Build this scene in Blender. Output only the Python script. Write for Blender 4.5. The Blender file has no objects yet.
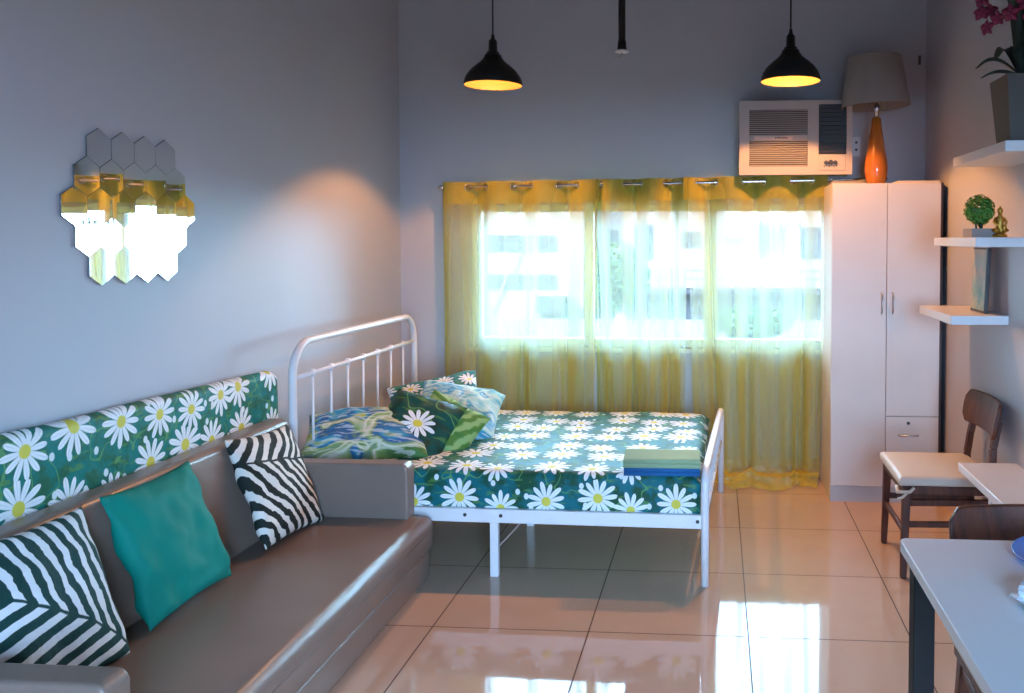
import bpy, bmesh, math, random
from mathutils import Vector, Matrix, noise as mnoise
random.seed(7)
PI = math.pi
KEEP = set()
scn = bpy.context.scene
COL = scn.collection

# ------------------------------------------------------------------ helpers
def link(o, parent=None):
    COL.objects.link(o)
    if parent is not None:
        o.parent = parent
    return o

def obj(name, bm, mat, parent=None, smooth=False, loc=None, label=None, bevel=0, subsurf=0):
    if id(bm) in KEEP: KEEP.discard(id(bm))
    else: bmesh.ops.recalc_face_normals(bm, faces=bm.faces[:])
    me = bpy.data.meshes.new(name)
    bm.to_mesh(me); bm.free()
    mats = mat if isinstance(mat, (list, tuple)) else [mat]
    for m in mats:
        me.materials.append(m)
    if smooth:
        me.polygons.foreach_set('use_smooth', [True] * len(me.polygons))
    o = bpy.data.objects.new(name, me)
    link(o, parent)
    if loc is not None:
        o.location = loc
    if label:
        o['label'] = label
    if bevel:
        b = o.modifiers.new('bevel', 'BEVEL'); b.width = bevel; b.segments = 3; b.limit_method = 'ANGLE'
        b.angle_limit = math.radians(40)
        me.polygons.foreach_set('use_smooth', [True] * len(me.polygons))
        w = o.modifiers.new('wn', 'WEIGHTED_NORMAL'); w.keep_sharp = False
    if subsurf:
        s = o.modifiers.new('sub', 'SUBSURF'); s.levels = subsurf; s.render_levels = subsurf
    return o

def thing(name, label, cat, loc=(0, 0, 0), rz=0, group=None):
    o = bpy.data.objects.new(name, None)
    o.empty_display_size = .05
    link(o); o.location = loc; o.rotation_euler = (0, 0, rz)
    tag(o, label, cat, group)
    return o

def tag(o, label, cat, group=None, kind=None):
    o['label'] = label; o['category'] = cat
    if group: o['group'] = group
    if kind: o['kind'] = kind
    return o

def struct(name, bm, mat, label=None, **k):
    o = obj(name, bm, mat, **k); o['kind'] = 'structure'
    if label: o['label'] = label
    return o

def copy_tree(o, parent=None):
    c = o.copy(); COL.objects.link(c)
    if parent is not None: c.parent = parent
    for ch in list(o.children):
        copy_tree(ch, c)
    return c

def BM(): return bmesh.new()

def box(bm, x0, x1, y0, y1, z0, z1, mi=0):
    vs = [bm.verts.new((x, y, z)) for z in (z0, z1) for y in (y0, y1) for x in (x0, x1)]
    fs = [(0, 2, 3, 1), (4, 5, 7, 6), (0, 1, 5, 4), (2, 6, 7, 3), (0, 4, 6, 2), (1, 3, 7, 5)]
    for f in fs:
        fc = bm.faces.new([vs[i] for i in f]); fc.material_index = mi
    return vs

def bar(bm, p0, p1, w0, d0, w1=None, d1=None, up=(0, 1, 0)):
    """tapered rectangular bar between two points"""
    p0 = Vector(p0); p1 = Vector(p1); w1 = w0 if w1 is None else w1; d1 = d0 if d1 is None else d1
    t = (p1 - p0).normalized(); u = Vector(up)
    s = t.cross(u).normalized(); u = s.cross(t).normalized()
    r = []
    for p, w, d in ((p0, w0, d0), (p1, w1, d1)):
        r.append([bm.verts.new(p + s * a * w / 2 + u * b * d / 2) for a, b in ((-1, -1), (1, -1), (1, 1), (-1, 1))])
    bm.faces.new(r[0][::-1]); bm.faces.new(r[1])
    for i in range(4):
        j = (i + 1) % 4
        bm.faces.new([r[0][i], r[0][j], r[1][j], r[1][i]])

def tube(bm, pts, rad, seg=12, cap=True, closed=False):
    pts = [Vector(p) for p in pts]; n = len(pts)
    rs = rad if isinstance(rad, (list, tuple)) else [rad] * n
    rings = []; prev = None
    for i, p in enumerate(pts):
        if closed: t = (pts[(i + 1) % n] - pts[i - 1])
        elif i == 0: t = pts[1] - p
        elif i == n - 1: t = p - pts[i - 1]
        else: t = pts[i + 1] - pts[i - 1]
        t.normalize()
        if prev is None:
            a = Vector((0, 0, 1)) if abs(t.z) < .9 else Vector((1, 0, 0))
            s = t.cross(a).normalized()
        else:
            s = (prev - t * prev.dot(t)).normalized()
        prev = s; b = t.cross(s)
        rings.append([bm.verts.new(p + (s * math.cos(2 * PI * k / seg) + b * math.sin(2 * PI * k / seg)) * rs[i]) for k in range(seg)])
    m = n if closed else n - 1
    for i in range(m):
        A = rings[i]; B = rings[(i + 1) % n]
        for k in range(seg):
            l = (k + 1) % seg
            bm.faces.new([A[k], A[l], B[l], B[k]])
    if cap and not closed:
        bm.faces.new(rings[0][::-1]); bm.faces.new(rings[-1])

def lathe(bm, prof, c=(0, 0, 0), seg=40, close=False):
    rings = []
    for r, z in prof:
        if r < 1e-6:
            rings.append([bm.verts.new((c[0], c[1], c[2] + z))])
        else:
            rings.append([bm.verts.new((c[0] + r * math.cos(2 * PI * k / seg), c[1] + r * math.sin(2 * PI * k / seg), c[2] + z)) for k in range(seg)])
    n = len(rings)
    for i in range(n if close else n - 1):
        A, B = rings[i], rings[(i + 1) % n]
        if len(A) == 1 and len(B) == 1: continue
        for k in range(seg):
            l = (k + 1) % seg
            if len(A) == 1: bm.faces.new([A[0], B[l], B[k]])
            elif len(B) == 1: bm.faces.new([A[k], A[l], B[0]])
            else: bm.faces.new([A[k], A[l], B[l], B[k]])

def prism(bm, poly, axis, a, b):
    """extrude a 2D polygon along an axis; poly coords are the two other axes in xyz order"""
    def P(u, v, w):
        return {0: (w, u, v), 1: (u, w, v), 2: (u, v, w)}[axis]
    A = [bm.verts.new(P(u, v, a)) for u, v in poly]; B = [bm.verts.new(P(u, v, b)) for u, v in poly]
    bm.faces.new(A); bm.faces.new(B[::-1])
    n = len(poly)
    for i in range(n):
        j = (i + 1) % n
        bm.faces.new([A[i], B[i], B[j], A[j]])

def arc(c, r, a0, a1, n=8):
    return [(c[0] + r * math.cos(math.radians(a0 + (a1 - a0) * i / n)), c[1] + r * math.sin(math.radians(a0 + (a1 - a0) * i / n))) for i in range(n + 1)]

def rounded(x0, x1, y0, y1, r, n=6):
    return arc((x1 - r, y0 + r), r, -90, 0, n) + arc((x1 - r, y1 - r), r, 0, 90, n) + arc((x0 + r, y1 - r), r, 90, 180, n) + arc((x0 + r, y0 + r), r, 180, 270, n)

def nz(x, y=0, z=0): return mnoise.noise(Vector((x, y, z)))

# ------------------------------------------------------------------ materials
class NT:
    def __init__(s, name):
        s.m = bpy.data.materials.new(name); s.m.use_nodes = True
        s.t = s.m.node_tree; s.N = s.t.nodes; s.L = s.t.links
        s.b = s.N['Principled BSDF']; s.out = s.N['Material Output']
    def n(s, typ, **k):
        x = s.N.new(typ)
        for a, v in k.items(): setattr(x, a, v)
        return x
    def set(s, sock, v):
        if hasattr(v, 'is_linked') or isinstance(v, bpy.types.NodeSocket): s.L.new(v, sock)
        else: sock.default_value = v
    def m_(s, op, a, b=0.0, c=None, clamp=False):
        x = s.n('ShaderNodeMath', operation=op); x.use_clamp = clamp
        s.set(x.inputs[0], a); s.set(x.inputs[1], b)
        if c is not None: s.set(x.inputs[2], c)
        return x.outputs[0]
    def mix(s, f, a, b):
        x = s.n('ShaderNodeMix', data_type='RGBA')
        s.set(x.inputs['Factor'], f)
        s.set(x.inputs[6], c4(a)); s.set(x.inputs[7], c4(b))
        return x.outputs[2]
    def step(s, x, e0, e1):
        r = s.n('ShaderNodeMapRange', interpolation_type='SMOOTHSTEP')
        s.set(r.inputs[0], x); r.inputs[1].default_value = e0; r.inputs[2].default_value = e1
        return r.outputs[0]
    def noise(s, vec, scale, detail=3, rough=.5, dim='3D'):
        x = s.n('ShaderNodeTexNoise', noise_dimensions=dim)
        if vec is not None: s.L.new(vec, x.inputs['Vector'])
        x.inputs['Scale'].default_value = scale; x.inputs['Detail'].default_value = detail; x.inputs['Roughness'].default_value = rough
        return x.outputs['Fac']
    def bump(s, h, strength=.1, dist=.01):
        x = s.n('ShaderNodeBump'); x.inputs['Strength'].default_value = strength; x.inputs['Distance'].default_value = dist
        s.L.new(h, x.inputs['Height']); s.L.new(x.outputs[0], s.b.inputs['Normal'])
    def base(s, c, rough=None, metal=None, spec=None):
        s.set(s.b.inputs['Base Color'], c4(c))
        if rough is not None: s.b.inputs['Roughness'].default_value = rough
        if metal is not None: s.b.inputs['Metallic'].default_value = metal
        if spec is not None: s.b.inputs['Specular IOR Level'].default_value = spec

def c4(c):
    if isinstance(c, tuple): return (c[0], c[1], c[2], 1)
    return c

def simple(name, c, rough=.5, metal=0, var=.06, scale=6, bump=0, bscale=60, spec=.5):
    t = NT(name)
    co = t.n('ShaderNodeTexCoord').outputs['Object']
    f = t.noise(co, scale)
    d = tuple(max(0, x * (1 - var * 2)) for x in c)
    t.base(t.mix(f, d, tuple(min(1, x * (1 + var)) for x in c)), rough, metal, spec)
    if bump: t.bump(t.noise(co, bscale, 4), bump, .004)
    return t.m

def wood(name, c0, c1, rough=.35):
    t = NT(name)
    co = t.n('ShaderNodeTexCoord').outputs['Object']
    mp = t.n('ShaderNodeMapping'); mp.inputs['Scale'].default_value = (14, 14, 2); t.L.new(co, mp.inputs[0])
    f = t.noise(mp.outputs[0], 3, 5, .6)
    t.base(t.mix(t.step(f, .3, .7), c0, c1), rough)
    return t.m

def floor_mat():
    t = NT('floor_tiles')
    g = t.n('ShaderNodeNewGeometry').outputs['Position']
    s = t.n('ShaderNodeSeparateXYZ'); t.L.new(g, s.inputs[0])
    u = t.m_('DIVIDE', t.m_('SUBTRACT', s.outputs[0], .12), .6); v = t.m_('DIVIDE', t.m_('SUBTRACT', s.outputs[1], 3.13), .6)
    def dist(a):
        fr = t.m_('FRACT', a); return t.m_('MINIMUM', fr, t.m_('SUBTRACT', 1.0, fr))
    d = t.m_('MINIMUM', dist(u), dist(v))
    groutf = t.step(d, .0035, .0055)
    cb = t.n('ShaderNodeCombineXYZ'); t.L.new(t.m_('FLOOR', u), cb.inputs[0]); t.L.new(t.m_('FLOOR', v), cb.inputs[1])
    wn = t.n('ShaderNodeTexWhiteNoise'); t.L.new(cb.outputs[0], wn.inputs['Vector'])
    f = t.m_('ADD', t.m_('MULTIPLY', wn.outputs['Value'], .25), t.m_('MULTIPLY', t.noise(g, 5, 5, .6), .7))
    tile = t.mix(f, (.56, .40, .30), (.66, .50, .385))
    t.base(t.mix(groutf, (.09, .05, .035), tile))
    r = t.n('ShaderNodeMapRange'); t.L.new(groutf, r.inputs[0]); r.inputs[3].default_value = .7; r.inputs[4].default_value = .045
    t.L.new(r.outputs[0], t.b.inputs['Roughness'])
    t.b.inputs['Specular IOR Level'].default_value = .62
    return t.m

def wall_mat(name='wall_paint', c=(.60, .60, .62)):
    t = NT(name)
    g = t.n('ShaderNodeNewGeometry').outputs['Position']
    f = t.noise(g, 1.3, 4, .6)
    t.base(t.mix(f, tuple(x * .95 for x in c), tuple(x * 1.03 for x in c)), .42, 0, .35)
    t.bump(t.noise(g, 35, 3), .05, .004)
    return t.m

def daisy_mat(name, cells=4.4, bg=(.0, .125, .155), bg2=(.006, .065, .03), R=.50, off=(0, 0)):
    t = NT(name)
    uv = t.n('ShaderNodeUVMap').outputs[0]
    mp = t.n('ShaderNodeMapping'); t.L.new(uv, mp.inputs[0])
    mp.inputs['Scale'].default_value = (cells, cells, cells); mp.inputs['Location'].default_value = (off[0], off[1], 0)
    P = mp.outputs[0]
    def flowers(P, rnd, R, petals, seedk):
        vo = t.n('ShaderNodeTexVoronoi', voronoi_dimensions='2D'); t.L.new(P, vo.inputs['Vector'])
        vo.inputs['Scale'].default_value = 1; vo.inputs['Randomness'].default_value = rnd
        sub = t.n('ShaderNodeVectorMath', operation='SUBTRACT'); t.L.new(P, sub.inputs[0]); t.L.new(vo.outputs['Position'], sub.inputs[1])
        s = t.n('ShaderNodeSeparateXYZ'); t.L.new(sub.outputs[0], s.inputs[0])
        col = t.n('ShaderNodeSeparateColor'); t.L.new(vo.outputs['Color'], col.inputs[0])
        ang = t.m_('ADD', t.m_('ARCTAN2', s.outputs[1], s.outputs[0]), t.m_('MULTIPLY', col.outputs[0], 6.28))
        ln = t.n('ShaderNodeVectorMath', operation='LENGTH'); t.L.new(sub.outputs[0], ln.inputs[0])
        Rr = t.m_('MULTIPLY', t.m_('ADD', t.m_('MULTIPLY', col.outputs[1], .2), .86), R)
        rr = t.m_('DIVIDE', ln.outputs['Value'], Rr)
        w = t.m_('POWER', t.m_('ABSOLUTE', t.m_('COSINE', t.m_('MULTIPLY', ang, petals / 2))), .5)
        jag = t.m_('ADD', .93, t.m_('MULTIPLY', t.m_('SINE', t.m_('MULTIPLY', ang, 5.0)), .06))
        # petal: narrow at the root, rounded at the tip
        inner = t.m_('MULTIPLY', t.m_('SUBTRACT', t.m_('MULTIPLY', w, jag), rr), 1)
        pet = t.step(inner, -.015, .03)
        streak = t.step(t.m_('ABSOLUTE', t.m_('SINE', t.m_('MULTIPLY', ang, petals / 2 * 3))), .0, .9)
        return pet, rr, streak, col.outputs[2]
    pet, rr, streak, rnd = flowers(P, .42, R, 12, 0)
    n1 = t.noise(P, 2.2, 3, .6, '2D')
    c = t.mix(t.step(n1, .4, .62), bg, bg2)
    # leaves and stems of the print
    n2 = t.noise(P, 1.15, 2, .45, '2D')
    stem = t.m_('SUBTRACT', 1.0, t.step(t.m_('ABSOLUTE', t.m_('SUBTRACT', n2, .5)), .006, .013))
    c = t.mix(t.m_('MULTIPLY', stem, .8), c, (.10, .30, .10))
    mp2 = t.n('ShaderNodeMapping'); t.L.new(P, mp2.inputs[0]); mp2.inputs['Scale'].default_value = (1.5, 5.5, 1); mp2.inputs['Rotation'].default_value = (0, 0, .9)
    n3 = t.noise(mp2.outputs[0], 1.6, 2, .5, '2D')
    c = t.mix(t.m_('MULTIPLY', t.step(n3, .6, .68), .55), c, (.10, .26, .05))
    # buds
    mp3 = t.n('ShaderNodeMapping'); t.L.new(P, mp3.inputs[0]); mp3.inputs['Location'].default_value = (3.3, 5.1, 0); mp3.inputs['Scale'].default_value = (1.6, 1.25, 1)
    vb = t.n('ShaderNodeTexVoronoi', voronoi_dimensions='2D'); t.L.new(mp3.outputs[0], vb.inputs['Vector']); vb.inputs['Scale'].default_value = 1.1
    bud = t.m_('SUBTRACT', 1.0, t.step(vb.outputs['Distance'], .085, .105))
    c = t.mix(bud, c, (.66, .76, .78))
    white = t.mix(t.m_('MULTIPLY', t.m_('SUBTRACT', 1.0, streak), .5), (.80, .84, .86), (.48, .56, .66))
    c = t.mix(pet, c, white)
    cen = t.m_('SUBTRACT', 1.0, t.step(rr, .2, .25))
    c = t.mix(cen, c, (.62, .56, .07))
    t.base(c, .55, 0, .25)
    t.b.inputs['Sheen Weight'].default_value = .0
    t.bump(t.noise(P, 2.2, 3, .6, '2D'), .25, .02)
    return t.m

def leafstripe(name, c0, c1, rot, k, freq, thr=.0, curve=0.0, off=0.0, wob=.12, soft=.12, toff=0.0):
    t = NT(name)
    uv = t.n('ShaderNodeUVMap').outputs[0]
    mp = t.n('ShaderNodeMapping'); t.L.new(uv, mp.inputs[0]); mp.inputs['Rotation'].default_value = (0, 0, rot)
    s = t.n('ShaderNodeSeparateXYZ'); t.L.new(mp.outputs[0], s.inputs[0])
    n = t.m_('MULTIPLY', t.m_('SUBTRACT', t.noise(uv, 2.3, 3, .55, '2D'), .5), wob)
    tt = t.m_('ABSOLUTE', t.m_('ADD', t.m_('ADD', s.outputs[1], toff), t.m_('MULTIPLY', n, .5)))
    ph = t.m_('ADD', s.outputs[0], t.m_('MULTIPLY', tt, k))
    ph = t.m_('ADD', ph, t.m_('MULTIPLY', t.m_('MULTIPLY', tt, tt), curve))
    ph = t.m_('ADD', ph, n)
    w = t.m_('SINE', t.m_('ADD', t.m_('MULTIPLY', ph, freq), off))
    f = t.step(w, thr - soft, thr + soft)
    rib = t.step(tt, .012, .03)
    f = t.m_('MULTIPLY', f, rib)
    t.base(t.mix(f, c0, c1), .75, 0, .25)
    t.bump(t.noise(uv, 3.5, 3, .6, '2D'), .35, .02)
    return t.m

def tropical(name, cols, scale=1.6, stripes=0.0):
    t = NT(name)
    uv = t.n('ShaderNodeUVMap').outputs[0]
    wv = t.n('ShaderNodeTexNoise', noise_dimensions='2D'); t.L.new(uv, wv.inputs['Vector']); wv.inputs['Scale'].default_value = scale; wv.inputs['Detail'].default_value = 1.5
    wv.inputs['Distortion'].default_value = .6
    cr = t.n('ShaderNodeValToRGB'); cr.color_ramp.interpolation = 'LINEAR'
    el = cr.color_ramp.elements
    n = len(cols)
    for i, c in enumerate(cols):
        p = .32 + .36 * i / (n - 1)
        e = el[i] if i < 2 else el.new(p)
        e.position = p; e.color = c4(c)
    t.L.new(wv.outputs['Fac'], cr.inputs[0])
    c = cr.outputs[0]
    mp = t.n('ShaderNodeMapping'); t.L.new(uv, mp.inputs[0]); mp.inputs['Rotation'].default_value = (0, 0, .7); mp.inputs['Scale'].default_value = (1, 4, 1)
    f = t.noise(mp.outputs[0], 3, 2, .5, '2D')
    c = t.mix(t.m_('MULTIPLY', t.step(f, .52, .6), .45), c, (.72, .82, .80))
    t.base(c, .7, 0, .3)
    t.bump(t.noise(uv, 3, 3, .6, '2D'), .35, .02)
    return t.m

def curtain_mat(name='sheer_curtain', base=.35):
    t = NT(name)
    co = t.n('ShaderNodeTexCoord').outputs['Object']
    mp = t.n('ShaderNodeMapping'); t.L.new(co, mp.inputs[0]); mp.inputs['Scale'].default_value = (60, 60, 3)
    f = t.noise(mp.outputs[0], 3, 3)
    col = t.mix(f, (.56, .42, .05), (.66, .52, .08))
    tr = t.n('ShaderNodeBsdfTransparent'); tr.inputs[0].default_value = (.92, .93, .80, 1)
    df = t.n('ShaderNodeBsdfDiffuse'); t.L.new(col, df.inputs[0])
    tl = t.n('ShaderNodeBsdfTranslucent'); tl.inputs[0].default_value = (.58, .74, .58, 1)
    m1 = t.n('ShaderNodeMixShader'); m1.inputs[0].default_value = .30; t.L.new(df.outputs[0], m1.inputs[1]); t.L.new(tl.outputs[0], m1.inputs[2])
    m2 = t.n('ShaderNodeMixShader')
    # denser where the threads are seen edge-on, as on real voile
    lw = t.n('ShaderNodeLayerWeight'); lw.inputs[0].default_value = .5
    dens = t.m_('MINIMUM', t.m_('ADD', base, t.m_('MULTIPLY', lw.outputs['Facing'], 1.05)), .95)
    t.L.new(dens, m2.inputs[0])
    t.L.new(tr.outputs[0], m2.inputs[1]); t.L.new(m1.outputs[0], m2.inputs[2])
    t.L.new(m2.outputs[0], t.out.inputs['Surface'])
    return t.m

def glass_mat():
    t = NT('window_glass')
    tr = t.n('ShaderNodeBsdfTransparent'); tr.inputs[0].default_value = (.96, .985, 1, 1)
    gl = t.n('ShaderNodeBsdfGlossy'); gl.inputs['Roughness'].default_value = .02
    fr = t.n('ShaderNodeFresnel'); fr.inputs[0].default_value = 1.45
    mx = t.n('ShaderNodeMixShader'); t.L.new(fr.outputs[0], mx.inputs[0]); t.L.new(tr.outputs[0], mx.inputs[1]); t.L.new(gl.outputs[0], mx.inputs[2])
    t.L.new(mx.outputs[0], t.out.inputs['Surface'])
    return t.m

M = {}
M['floor'] = floor_mat()
M['wall'] = wall_mat('wall_paint', (.485, .485, .53))
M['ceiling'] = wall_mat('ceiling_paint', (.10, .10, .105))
M['white_metal'] = simple('white_enamel_metal', (.74, .75, .78), .32)
M['white_board'] = simple('white_laminate', (.70, .70, .72), .33, var=.02)
M['wardrobe'] = simple('wardrobe_laminate', (.71, .63, .57), .38, var=.03)
M['plinth'] = simple('plinth_laminate', (.50, .49, .50), .45)
M['dark_gap'] = simple('gap_shade_brown', (.07, .03, .025), .6)  # shade of the gap beside the wardrobe, put into a colour
M['leather'] = simple('taupe_leatherette', (.205, .155, .128), .30, var=.08, scale=3, bump=.12, bscale=120, spec=.5)
M['leather_d'] = simple('taupe_leatherette_seam', (.10, .07, .055), .5)
M['black'] = simple('black_metal', (.010, .010, .011), .6, spec=.2)
M['black_pl'] = simple('black_plastic', (.035, .033, .032), .45)
M['shade_out'] = simple('lamp_shade_black', (.014, .014, .016), .42)
M['lining'] = simple('lamp_lining', (.050, .030, .005), .55, var=.02)
M['bulb'] = simple('bulb_glass', (.8, .7, .5), .3)
M['wood'] = wood('dark_walnut_wood', (.05, .011, .005), (.13, .032, .013), .5)
M['cream'] = simple('cream_vinyl', (.66, .60, .52), .5, var=.04)
M['tabletop'] = simple('white_table_laminate', (.78, .81, .84), .3, var=.02)
M['blue_plate'] = simple('blue_glaze', (.0, .20, .72), .25)
M['chrome'] = simple('chrome', (.75, .75, .76), .18, 1, var=.02)
M['steel'] = simple('brushed_steel', (.55, .55, .57), .3, 1)
M['mirror'] = simple('mirror_silver', (.90, .91, .91), .015, 1, var=.0)
M['mirror_edge'] = simple('mirror_edge', (.25, .28, .28), .2, .6)
M['teal'] = simple('teal_velvet', (.0, .21, .165), .7, var=.10, scale=5, bump=.2, bscale=14, spec=.2)
M['daisy_bed'] = daisy_mat('daisy_sheet', 5.2)
M['daisy_sofa'] = daisy_mat('daisy_cover', 5.3, (.0, .17, .15), (.01, .11, .055), R=.50, off=(2.3, 2.6))
M['daisy_pillow'] = daisy_mat('daisy_pillowcase', .5, (.0, .07, .06), (.005, .035, .02), R=.27, off=(.275, .33))
M['daisy_pillow2'] = daisy_mat('daisy_pillowcase_teal', 1.6, (.01, .17, .22), (.03, .20, .20), off=(.9, .1))
M['zebra_left'] = leafstripe('leaf_stripe_teal', (.004, .045, .042), (.66, .72, .76), .62, .95, 22, .12, .0, .4, .16, toff=.12)
M['zebra_right'] = leafstripe('leaf_stripe_black', (.010, .018, .016), (.66, .66, .62), .12, -.85, 21, .05, -.1, 1.0, .2, toff=-.38)
M['leafgreen'] = leafstripe('green_leaf_print', (.07, .20, .04), (.24, .42, .16), 1.25, .9, 13, -.1, .0, 0, .3, .6)
M['tropic'] = tropical('tropical_leaf_print', [(.06, .18, .05), (.20, .38, .12), (.60, .66, .60), (.20, .36, .12), (.01, .10, .30), (.03, .30, .50), (.30, .38, .06)], 1.5)
M['bluecase'] = tropical('light_blue_print', [(.03, .30, .50), (.22, .55, .60), (.50, .72, .66), (.04, .34, .60), (.40, .66, .70)], 1.6)
M['towel_g'] = simple('green_terry', (.30, .46, .28), .95, bump=.6, bscale=260)
M['towel_b'] = simple('blue_terry', (.01, .12, .34), .95, bump=.6, bscale=260)
M['ac'] = simple('aircon_plastic', (.40, .35, .32), .45, var=.04)
M['ac_light'] = simple('aircon_pale_band', (.62, .47, .38), .4)
M['ac_dark'] = simple('aircon_dark_grille', (.03, .028, .028), .5)
M['ac_brown'] = simple('aircon_louvre_back', (.12, .07, .05), .6)  # dark brown for the louvre backing and the logo
M['shade'] = simple('cream_lamp_shade_fabric', (.30, .26, .24), .8)
M['paper'] = simple('paper', (.70, .62, .55), .7)
M['curtain'] = curtain_mat(); M['curtain_double'] = curtain_mat('sheer_curtain_double', .62)
M['glass'] = glass_mat()
M['frame'] = simple('white_window_frame', (.72, .76, .76), .4)
M['gold'] = simple('gold_paint', (.62, .36, .07), .32, .85)
M['pot'] = simple('grey_planter', (.085, .075, .065), .6)
M['boxgrey'] = simple('grey_wood_box', (.30, .27, .25), .6)
M['leaf_dark'] = simple('orchid_leaf', (.010, .024, .014), .6, var=.2)
M['leaf_green'] = simple('small_green_leaf', (.10, .30, .04), .5, var=.4, scale=30)
M['petal'] = simple('magenta_petal', (.28, .02, .07), .6, var=.25, scale=20)
M['soil'] = simple('dark_moss', (.03, .03, .015), .9)
M['pic_dark'] = simple('dark_picture_frame', (.03, .02, .018), .4)

def amber():
    t = NT('amber_glass')
    t.base((.42, .13, .018), .12, 0, .6)
    t.b.inputs['Subsurface Weight'].default_value = .35
    t.b.inputs['Subsurface Radius'].default_value = (.08, .03, .01)
    t.b.inputs['Coat Weight'].default_value = .5
    return t.m
M['amber'] = amber()

def picmat():
    t = NT('picture_print')
    co = t.n('ShaderNodeTexCoord').outputs['Object']
    f = t.noise(co, 14, 3)
    s = t.n('ShaderNodeSeparateXYZ'); t.L.new(co, s.inputs[0])
    a = t.mix(t.step(f, .4, .6), (.16, .34, .30), (.40, .42, .30))
    b = t.mix(t.step(f, .45, .55), (.45, .38, .28), (.30, .36, .33))
    t.base(t.mix(t.step(s.outputs[2], .14, .2), a, b), .3)
    return t.m
M['pic'] = picmat()

# ------------------------------------------------------------------ the room
XL, XR, YB, YF, ZC = -2.035, 1.275, 5.35, -1.5, 3.45
T = .15
b = BM(); box(b, XL - T, XR + T, YF - T, YB + T, -.12, 0); struct('floor', b, M['floor'], 'beige polished square floor tiles')
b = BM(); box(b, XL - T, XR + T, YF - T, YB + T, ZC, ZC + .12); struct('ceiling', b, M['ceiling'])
b = BM(); box(b, XL - T, XL, YF - T, YB + T, 0, ZC); struct('wall_left', b, M['wall'])
b = BM(); box(b, XR, XR + T, YF - T, YB + T, 0, ZC); struct('wall_right', b, M['wall'])
def wall_with_hole(y0, y1, hx0, hx1, hz0, hz1):
    b = BM()
    box(b, XL, hx0, y0, y1, 0, ZC); box(b, hx1, XR, y0, y1, 0, ZC)
    box(b, hx0, hx1, y0, y1, hz1, ZC)
    if hz0 > 0: box(b, hx0, hx1, y0, y1, 0, hz0)
    return b
WX0, WX1, WZ0, WZ1 = -1.575, .70, .79, 1.70
struct('wall_back', wall_with_hole(YB, YB + T, WX0, WX1, WZ0, WZ1), M['wall'])
DX0, DX1, DZ1 = .1, 1.20, 2.05  # unseen opening added behind the camera to let in fill daylight
struct('wall_front', wall_with_hole(YF - T, YF, DX0, DX1, 0, DZ1), M['wall'], 'wall with an added opening for fill daylight')
# tiled skirting
b = BM(); box(b, XL, XR, YB - .012, YB, 0, .10); struct('baseboard_back', b, M['floor'])
b = BM(); box(b, XL, XL + .012, YF, YB - .012, 0, .10); struct('baseboard_left', b, M['floor'])
b = BM(); box(b, XR - .012, XR, YF, YB - .012, 0, .10); struct('baseboard_right', b, M['floor'])

# window
w = bpy.data.objects.new('window_1', None); link(w); w.location = (0, YB + .05, 0); w['kind'] = 'structure'
w['label'] = 'wide white-framed window of three panes'
def frame_bar(name, x0, x1, z0, z1, d0=-.03, d1=.03):
    b = BM(); box(b, x0, x1, d0, d1, z0, z1); return obj(name, b, M['frame'], w, bevel=.006)
frame_bar('window_frame', WX0, WX1, WZ0, WZ0 + .055); frame_bar('window_frame', WX0, WX1, WZ1 - .045, WZ1)
frame_bar('window_frame', WX0, WX0 + .06, WZ0 + .055, WZ1 - .045); frame_bar('window_frame', WX1 - .03, WX1, WZ0 + .055, WZ1 - .045)
frame_bar('mullion', -.845, -.785, WZ0 + .055, WZ1 - .045); frame_bar('mullion', -.08, .0, WZ0 + .055, WZ1 - .045)
for x0, x1 in ((WX0 + .06, -.845), (-.785, -.08), (.0, WX1 - .03)):
    b = BM(); box(b, x0, x1, -.004, .004, WZ0 + .055, WZ1 - .045); obj('window_pane', b, M['glass'], w)
b = BM(); box(b, WX0 - .02, WX1 + .02, YB - .02, YB + .02, WZ0 - .03, WZ0); struct('trim_1', b, M['frame'], 'window sill', bevel=.004)

# ------------------------------------------------------------------ hexagonal wall mirror
hexm = thing('wall_mirror', 'cluster of hexagonal mirror tiles on the left wall above the sofa', 'mirror', (XL, 2.838, 1.585))
def hexbm(R):
    b = BM()
    ring = lambda x, r: [b.verts.new((x, r * math.sin(k * PI / 3), r * math.cos(k * PI / 3))) for k in range(6)]
    A = ring(.0, R); B = ring(.0045, R); Cc = ring(.005, R - .0008)
    b.faces.new(A[::-1]); f = b.faces.new(Cc); f.material_index = 0
    for P_, Q in ((A, B), (B, Cc)):
        for k in range(6):
            f = b.faces.new([P_[k], P_[(k + 1) % 6], Q[(k + 1) % 6], Q[k]]); f.material_index = 1
    return b
HW = .1125; HR = HW / math.sqrt(3) - .0002
rows = [(4, .101, -1.5), (5, 0, -2), (6, -.0, -2.5), (5, 0, -2), (4, 0, -1.5)]
proto = None
random.seed(11)
for r, (cnt, _, st) in enumerate(rows):
    for i in range(cnt):
        y = (st + i) * HW; z = (2 - r) * HW * .866
        if proto is None:
            o = proto = obj('mirror_tile', hexbm(HR), [M['mirror'], M['mirror_edge']], hexm)
        else:
            o = proto.copy(); COL.objects.link(o); o.parent = hexm
        o.location = (.004, y, z)
        o.rotation_euler = (random.uniform(-.3, .3) * .01, random.uniform(-1, 1) * .012, random.uniform(-1, 1) * .014)

# ------------------------------------------------------------------ sofa
SY0, SY1 = 1.70, 3.57
sofa = thing('sofa', 'taupe leatherette sofa along the left wall with low seat and thin arms', 'sofa', (-1.58, (SY0 + SY1) / 2, 0))
hl = (SY1 - SY0) / 2; sx = 1.58
def sofa_prism(poly, y0, y1): 
    b = BM(); prism(b, [(x + sx, z) for x, z in poly], 1, y0, y1); return b
AY = .085
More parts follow.
